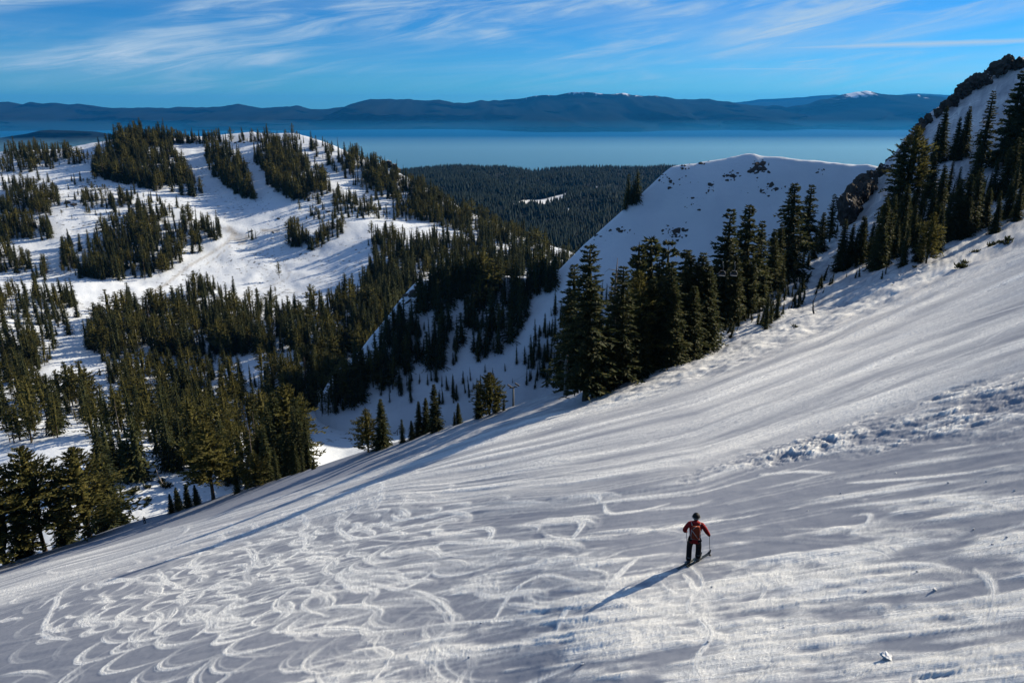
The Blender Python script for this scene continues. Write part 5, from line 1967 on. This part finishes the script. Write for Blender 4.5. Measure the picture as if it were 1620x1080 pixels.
# lower lift on the sunlit valley floor
CH = chair_proto(1.9)
first = True
rows = [([(494, 714), (523, 708), (552, 701), (583, 694)], 350, 'front'), ([(503, 700), (531, 694), (564, 687)], 359, 'back')]
ends = {}
ORDL = ['first', 'second', 'third', 'fourth']
for pts, Y, nm in rows:
    A, B = at(pts[0][0], pts[0][1], Y), at(pts[-1][0], pts[-1][1], Y + 6)
    d = B - A
    P0, P1 = A - d * 0.9, B + d * 0.75
    ends[nm] = (P0, P1)
    cable(sag(P0, P1, 14, 0.5), 'thin cable carrying the %s row of small chairs over the valley floor' % nm)
    for k, (px, py) in enumerate(pts):
        c = CH if first else copy_tree(CH)
        first = False
        t = (at(px, py, Y).x - P0.x) / (P1.x - P0.x)
        p = P0.lerp(P1, t) - Vector((0, 0, 0.5 * 4 * t * (1 - t)))
        c.location = p
        c.rotation_euler = (0, 0, R(15) + rr.uniform(-0.2, 0.2))
        c['label'] = 'empty grey lift chair in the %s row over the valley floor, %s from left' % (nm, ORDL[k])
        c['category'] = 'chairlift chair'
        c['group'] = 'chairs of the valley lift'
mid0 = (ends['front'][0] + ends['back'][0]) / 2
mid1 = (ends['front'][1] + ends['back'][1]) / 2
for m_, nm in ((mid0, 'hidden end of the valley lift behind the conifer clump'), (mid1, 'end of the valley lift behind the crest trees')):
    g = float(ground(m_.x, m_.y))
    lift_tower((m_.x, m_.y, g), max(3, m_.z - g - 0.8), abs(ends['front'][0].y - ends['back'][0].y), 'steel lift tower at the ' + nm, R(80))
x, y, z = hit_point('valley', 281, 676)
tp = at(281, 661, y)
lift_tower((x, y, z), max(6, tp.z - z), 4.4, 'grey steel lift tower with crossarm above the far snow mound', R(20))
# lift that climbs past the big conifers
x, y, z = crest_base(812, 640, 6)
tp = at(812, 606, y)
lift_tower((x, y, z), tp.z - z - 0.9, 1.8, 'grey steel lift tower with crossarm rising behind the crest', R(30))
line = [at(812, 603, y), at(1144, 414, 152), at(1367, 343, 200), at(1496, 291, 238), at(1640, 235, 262)]
off = Vector((2.45, 0, 0))
allp, allq = [], []
for a, b in zip(line[:-1], line[1:]):
    allp += sag(a, b, 6, 0.3)[:-1]
allp.append(line[-1])
cable(allp, 'thin cable of the lift climbing past the big conifers, on its lake side', 0.010)
cable([p + off for p in allp], 'thin cable of the lift climbing past the big conifers, on its slope side', 0.010)
CH2 = chair_proto(1.25)
M_ch = [(line[1], 'pale lift chair before the dark conifers, first of the side by side pair'), (line[1] + off, 'pale lift chair before the dark conifers, second of the side by side pair'),
        (line[2], 'pale lift chair hanging before the conifers under the cliff'), (line[3], 'pale lift chair hanging over the ridge snow near the slim trio')]
M['pale_chair'] = simple('pale_chair_paint', (0.30, 0.31, 0.32), 0.5, 0.4, 0.1)
for ch in CH2.children:
    if ch.name.split('.')[0] in ('hanger', 'frame', 'safety_bar', 'seat'):
        ch.data.materials[0] = M['pale_chair']
for k, (p, lab) in enumerate(M_ch):
    c = CH2 if k == 0 else copy_tree(CH2)
    c.location = p
    c.rotation_euler = (0, 0, R(-20))
    c['label'] = lab
    c['category'] = 'chairlift chair'
    c['group'] = 'chairs of the climbing lift'

# ------------------------------------------------------------------ snow chunks on the piste
M['chunk'] = simple('snow_chunk', (0.72, 0.73, 0.75), 0.7, 0.2, 0, 0.1, 20.0)
CHUNK = [rock_mesh(40 + s, M['chunk'], 0.7) for s in range(4)]
for i, (px, py, w, lab) in enumerate(((1403, 1040, 20, 'largest fist sized snow lump near the bottom corner'), (1478, 932, 9, 'small snow lump uphill of the largest lump'), (1592, 850, 6, 'small snow lump near the picture edge'),
                                      (1540, 836, 5, None), (1370, 934, 5, None), (1127, 927, 5, None), (1278, 806, 4, None), (1500, 762, 5, None), (1418, 745, 4, None), (1560, 760, 4, None), (1605, 775, 5, None), (1330, 778, 4, None),
                                      (1570, 860, 5, None), (760, 985, 5, None), (742, 1040, 6, None), (1120, 1015, 5, None), (1240, 990, 6, None), (920, 1050, 6, None), (640, 1000, 4, None), (1450, 905, 5, None))):
    x, y, z = hit_point('slope', px, py)
    d = y * CT - z * ST
    s = w * d / FPX / 1.5
    o = new_obj('snow_chunk', CHUNK[i % 4], None, label=lab or 'tiny snow crumb scattered on the piste', category='snow lump', group=None if lab else 'snow crumbs on the piste')
    o.location = (x, y, slope_surface(x, y) + 0.25 * s)
    o.scale = (s, s * 0.8, s * 0.75)
    o.rotation_euler = (0, 0, rr.uniform(0, 6.28))


# ------------------------------------------------------------------ skiers
def skin(name, pts, edges, mat, parent, root=0, sub=2):
    """pts: (x, y, z, radius[, radius2]); grown with a Skin modifier"""
    me = bpy.data.meshes.new(name)
    me.from_pydata([p[:3] for p in pts], edges, [])
    me.materials.append(mat)
    o = new_obj(name, me, parent)
    o.modifiers.new('skin', 'SKIN')
    sv = me.skin_vertices[0].data
    for i, p in enumerate(pts):
        sv[i].radius = (p[3], p[4] if len(p) > 4 else p[3])
        sv[i].use_root = (i == root)
    s = o.modifiers.new('sub', 'SUBSURF')
    s.levels = s.render_levels = sub
    o.modifiers['skin'].use_smooth_shade = True
    return o


M['red_jacket'] = simple('red_jacket_cloth', (0.30, 0.016, 0.016), 0.8, 0.2, 0, 0.25, 12.0)
M['black_trousers'] = simple('black_trouser_cloth', (0.010, 0.010, 0.012), 0.85, 0.2, 0, 0.3, 12.0)
M['skin'] = simple('skin', (0.45, 0.26, 0.19), 0.55, 0.3)
M['helmet'] = simple('black_helmet', (0.006, 0.006, 0.007), 0.6, 0.2)
M['pack'] = simple('orange_pack_cloth', (0.30, 0.045, 0.015), 0.75, 0.25, 0, 0.2, 10.0)
M['strap'] = simple('pale_strap', (0.60, 0.42, 0.36), 0.7, 0.2)
M['boot'] = simple('boot_plastic', (0.06, 0.065, 0.07), 0.4, 0.4)
M['ski_top'] = simple('ski_topsheet', (0.022, 0.026, 0.022), 0.35, 0.4, 0, 0.3, 5.0)
M['binding'] = simple('binding_metal', (0.25, 0.28, 0.26), 0.4, 0.4, 0.5)
M['pole'] = simple('pole_shaft', (0.10, 0.11, 0.12), 0.35, 0.5, 0.6)
M['glove'] = simple('dark_glove', (0.012, 0.012, 0.014), 0.8, 0.2)


def hand(parent, wrist, fwd, up, name, mat, right=True):
    """gloved hand closed round a grip: palm, four curled fingers of unequal length, thumb"""
    w, f, u = Vector(wrist), Vector(fwd).normalized(), Vector(up).normalized()
    s = f.cross(u).normalized() * (1 if right else -1)
    pts = [(*w, 0.040), (*(w + f * 0.05), 0.045), (*(w + f * 0.095), 0.044)]
    edges = [(0, 1), (1, 2)]
    for k, ln in enumerate((0.055, 0.065, 0.060, 0.045)):
        b = w + f * 0.10 + u * (0.034 - 0.023 * k)
        i = len(pts)
        a1 = b + f * 0.03 + s * 0.012
        a2 = a1 + s * ln * 0.6 - f * 0.006
        a3 = a2 - f * ln * 0.6
        pts += [(*b, 0.0105), (*a1, 0.0105), (*a2, 0.0095), (*a3, 0.008)]
        edges += [(2, i), (i, i + 1), (i + 1, i + 2), (i + 2, i + 3)]
    i = len(pts)
    t0 = w + f * 0.045 + u * 0.035
    pts += [(*t0, 0.016), (*(t0 + u * 0.02 + s * 0.03 + f * 0.02), 0.012), (*(t0 + s * 0.05 + f * 0.05), 0.009)]
    edges += [(1, i), (i, i + 1), (i + 1, i + 2)]
    return skin(name, pts, edges, mat, parent, 1, 1)


def skier(px, py, yaw, label, jacket, trousers, full=True, hscale=1.0):
    x, y, _ = hit_point('slope', px, py)
    z = slope_surface(x, y)
    e = new_obj('person', None, None, label=label, category='person')
    e.location = (x, y, z)
    e.rotation_euler = (0, 0, yaw)
    e.scale = (hscale, hscale, hscale)
    rot = Matrix.Rotation(yaw, 4, 'Z')

    def gz(lx, ly):      # ground height in the person's frame
        p = rot @ Vector((lx, ly, 0)) * hscale
        return (slope_surface(x + p.x, y + p.y) - z) / hscale
    skidir = Vector((0.74, 0.67, 0))
    skl = rot.to_3x3().inverted() @ skidir
    fl, fr = Vector((-0.15, -0.03, 0)), Vector((0.16, 0.05, 0))
    fl.z, fr.z = gz(fl.x, fl.y), gz(fr.x, fr.y)
    bz = 0.08 + (fl.z + fr.z) / 2
    al, ar = fl + Vector((0, -0.02, 0.17)), fr + Vector((0, -0.02, 0.17))
    # body: one continuous figure
    body = [(0, -0.02, 0.90 + bz, .12), (0, 0.02, 1.10 + bz, .12), (0, 0.05, 1.30 + bz, .14), (0, 0.07, 1.46 + bz, .055), (0, 0.09, 1.53 + bz, .055), (0, 0.10, 1.60 + bz, .085, .098), (0, 0.12, 1.70 + bz, .085, .095), (0, 0.205, 1.60 + bz, .02),
            (-.09, 0.09, 1.61 + bz, .018), (.09, 0.09, 1.61 + bz, .018),
            (-.18, .05, 1.41 + bz, .06), (-.35, .0, 1.18 + bz, .045), (-.30, .20, 1.00 + bz, .035), (.18, .05, 1.41 + bz, .06), (.37, .04, 1.17 + bz, .045), (.49, .18, .96 + bz, .035),
            (-.10, -.01, .86 + bz, .085), (-.15, .10, .50 + bz, .06), (*al, .05), (.10, -.01, .86 + bz, .085), (.165, .13, .52 + bz, .06), (*ar, .05)]
    be = [(0, 1), (1, 2), (2, 3), (3, 4), (4, 5), (5, 6), (5, 7), (5, 8), (5, 9), (2, 10), (10, 11), (11, 12), (2, 13), (13, 14), (14, 15), (0, 16), (16, 17), (17, 18), (0, 19), (19, 20), (20, 21)]
    skin('body', body, be, M['skin'], e, 0)
    jk = [(0, -.03, .70 + bz, .245, .20), (0, -.02, .88 + bz, .225, .18), (0, .02, 1.10 + bz, .175, .14), (0, .05, 1.28 + bz, .205, .155), (0, .06, 1.42 + bz, .14, .11), (0, .08, 1.50 + bz, .09),
          (-.22, .05, 1.41 + bz, .10), (-.31, .02, 1.28 + bz, .088), (-.37, .0, 1.16 + bz, .08), (-.34, .10, 1.07 + bz, .07), (-.305, .19, 1.01 + bz, .058),
          (.22, .05, 1.41 + bz, .10), (.31, .045, 1.29 + bz, .088), (.385, .04, 1.17 + bz, .08), (.44, .11, 1.06 + bz, .07), (.485, .175, .97 + bz, .058)]
    je = [(0, 1), (1, 2), (2, 3), (3, 4), (4, 5), (3, 6), (6, 7), (7, 8), (8, 9), (9, 10), (3, 11), (11, 12), (12, 13), (13, 14), (14, 15)]
    skin('jacket', jk, je, jacket, e, 2)
    tr = [(0, -.03, .92 + bz, .15, .13), (-.11, -.02, .84 + bz, .125), (-.135, .05, .66 + bz, .115), (-.15, .10, .50 + bz, .108), (-.15, .04, .32 + bz, .10), (al.x, al.y, al.z + .05, .105), (al.x, al.y, al.z - .03, .10),
          (.11, -.02, .84 + bz, .125), (.14, .06, .67 + bz, .115), (.165, .13, .52 + bz, .108), (.165, .08, .34 + bz, .10), (ar.x, ar.y, ar.z + .05, .105), (ar.x, ar.y, ar.z - .03, .10)]
    te = [(0, 1), (1, 2), (2, 3), (3, 4), (4, 5), (5, 6), (0, 7), (7, 8), (8, 9), (9, 10), (10, 11), (11, 12)]
    skin('trousers', tr, te, trousers, e, 0)
    # helmet with brim and strap of goggles
    bm = bmesh.new()
    bmesh.ops.create_uvsphere(bm, u_segments=20, v_segments=14, radius=1.0)
    for v in bm.verts:
        v.co = Vector((v.co.x * .125, v.co.y * .15, v.co.z * .135 if v.co.z > -0.35 else -0.35 * .135 - (abs(v.co.z) - .35) * .03))
        v.co += Vector((0, .10, 1.685 + bz))
    hm = bpy.data.meshes.new('helmet')
    bm.to_mesh(hm)
    bm.free()
    for p in hm.polygons:
        p.use_smooth = True
    hm.materials.append(M['helmet'])
    ho = new_obj('helmet', hm, e)
    MB().tube([(0.132 * math.cos(a), 0.10 + 0.155 * math.sin(a), 1.67 + bz) for a in np.linspace(0, 6.28, 25)], 0.016, 6, False).build('goggle_strap', M['grey_steel'], ho, True)
    # hood bunched behind the neck
    bm = bmesh.new()
    bmesh.ops.create_uvsphere(bm, u_segments=18, v_segments=12, radius=1.0)
    for v in bm.verts:
        v.co = Vector((v.co.x * .145 * (1 + .12 * math.sin(5 * v.co.z)), v.co.y * .11, v.co.z * .095)) + Vector((0, -.02, 1.50 + bz))
    hd = bpy.data.meshes.new('hood')
    bm.to_mesh(hd)
    bm.free()
    for p in hd.polygons:
        p.use_smooth = True
    hd.materials.append(jacket)
    new_obj('hood', hd, e)
    for nm, a, rgt in (('glove', (-.30, .20, 1.00 + bz), False), ('glove', (.49, .18, .96 + bz), True)):
        hand(e, a, (0.1 if rgt else 0.05, .75, -.45), (0.15 if rgt else -0.15, .45, .85), nm, M['glove'], not rgt)
    for f in (fl, fr):
        b = MB()
        d, sdd = skl.normalized(), Vector((-skl.y, skl.x, 0)).normalized()
        b.tube([f + Vector((0, -0.02, .04)), f + Vector((0, -0.02, .12)), f + Vector((0, -.02, .22)), f + Vector((0, -.02, .30))], [.072, .075, .078, .082], 12)
        b.tube([f - d * .12 + Vector((0, 0, .085)), f + d * .02 + Vector((0, 0, .085)), f + d * .15 + Vector((0, 0, .075)), f + d * .19 + Vector((0, 0, .065))], [.05, .058, .052, .03], 12)
        b.build('boot', M['boot'], e, True)
    if not full:
        return e
    W = Matrix.Translation((x, y, z)) @ rot
    # rucksack
    pk = new_obj('backpack', None, None, label='orange red rucksack with pale straps on the back of the red skier', category='backpack')
    pk.matrix_world = W
    lean = Matrix.Rotation(R(-8), 3, 'X')
    MB().box((0, -.20, 1.25 + bz), (.29, .17, .38), lean).build('pack_body', M['pack'], pk, True, 0.05)
    MB().box((0, -.18, 1.44 + bz), (.26, .15, .08), lean).build('pack_lid', M['pack'], pk, True, 0.03)
    MB().box((0, -.285, 1.12 + bz), (.22, .04, .18), lean).build('front_pocket', M['pack'], pk, True, 0.02)
    for a, b in (((-.13, -.295, 1.36), (.08, -.315, 1.08)), ((-.15, -.27, 1.38), (-.14, -.30, 1.03)), ((.15, -.27, 1.38), (.14, -.30, 1.03)), ((-.16, -.29, 1.03), (.16, -.29, 1.03)), ((-.10, -.28, 1.40), (.02, -.22, 1.50))):
        MB().tube([Vector(a) + Vector((0, 0, bz)), Vector(b) + Vector((0, 0, bz))], 0.012, 6).build('strap', M['strap'], pk, True)
    for s in (-1, 1):
        MB().tube([(s * .12, -.12, 1.44 + bz), (s * .15, .02, 1.50 + bz), (s * .16, .17, 1.38 + bz), (s * .18, .12, 1.15 + bz), (s * .17, -.1, 1.03 + bz)], 0.02, 6).build('shoulder_strap', M['strap'], pk, True)
    # skis
    for f, which in ((fl, 'downhill'), (fr, 'uphill')):
        so = new_obj('ski', None, None, label='dark %s ski under the red skier, pointing uphill across the slope' % which, category='ski', group='skis of the red skier')
        so.matrix_world = W
        d, sdd = skl.normalized(), Vector((-skl.y, skl.x, 0)).normalized()
        V, F = [], []
        ts = np.linspace(-0.62, 0.80, 24)
        for t in ts:
            q = f + d * t
            g = gz(q.x, q.y)
            base = fl.z if which == 'downhill' else fr.z
            slope_t = (gz(f.x + d.x, f.y + d.y) - gz(f.x - d.x, f.y - d.y)) / 2
            zz = base + slope_t * t + 0.022 + (0.9 * (t - 0.66) ** 2 * 6 if t > 0.66 else 0) + (0.5 * (t + 0.55) ** 2 * 4 if t < -0.55 else 0)
            wv = 0.046 + 0.012 * (abs(t - 0.08) / 0.9) ** 2
            wv *= 0.35 if t > 0.78 else (0.8 if t > 0.73 else 1)
            for (s, dz) in ((-1, 0), (1, 0), (1, .018), (-1, .018)):
                V.append((q.x + sdd.x * s * wv, q.y + sdd.y * s * wv, zz + dz))
        for k in range(len(ts) - 1):
            for s in range(4):
                a, b = k * 4 + s, k * 4 + (s + 1) % 4
                F.append((a, b, b + 4, a + 4))
        F += [(0, 3, 2, 1), tuple(len(V) - 4 + i for i in range(4))]
        mb = MB()
        mb.add(V, F)
        sk = mb.build('ski_blade', M['ski_top'], so)
        for t in (-.16, .19):
            q = f + d * t
            MB().box((q.x, q.y, gz(q.x, q.y) + .065), (.07, .07, .06)).build('binding', M['binding'], so, False, 0.01)
    for g0, tip, side in (((-.29, .28, .99 + bz), (-.13, .30, None), 'bent arm'), ((.50, .27, .93 + bz), (.60, .40, None), 'outstretched arm')):
        po = new_obj('ski_pole', None, None, label='thin ski pole held by the %s of the red skier' % side, category='ski pole', group='poles of the red skier')
        po.matrix_world = W
        a = Vector(g0)
        b = Vector((tip[0], tip[1], gz(tip[0], tip[1]) - 0.02))
        MB().tube([a, b], [.011, .008], 8).build('shaft', M['pole'], po, True)
        up = (a - b).normalized()
        MB().tube([a - up * .06, a + up * .08], .018, 8).build('grip', M['glove'], po, True)
        MB().tube([b + up * .07, b + up * .085], [.05, .045], 12).build('basket', M['dark_steel'], po, True)
    return e


skier(1096, 887, R(-12), 'skier in red jacket and black trousers seen from behind on the piste', M['red_jacket'], M['black_trousers'])
M['grey_jacket'] = simple('grey_jacket_cloth', (0.05, 0.045, 0.06), 0.8, 0.2)
skier(229, 826, R(40), 'tiny distant skier in dark clothes on the crest of the slope', M['grey_jacket'], M['black_trousers'], False)
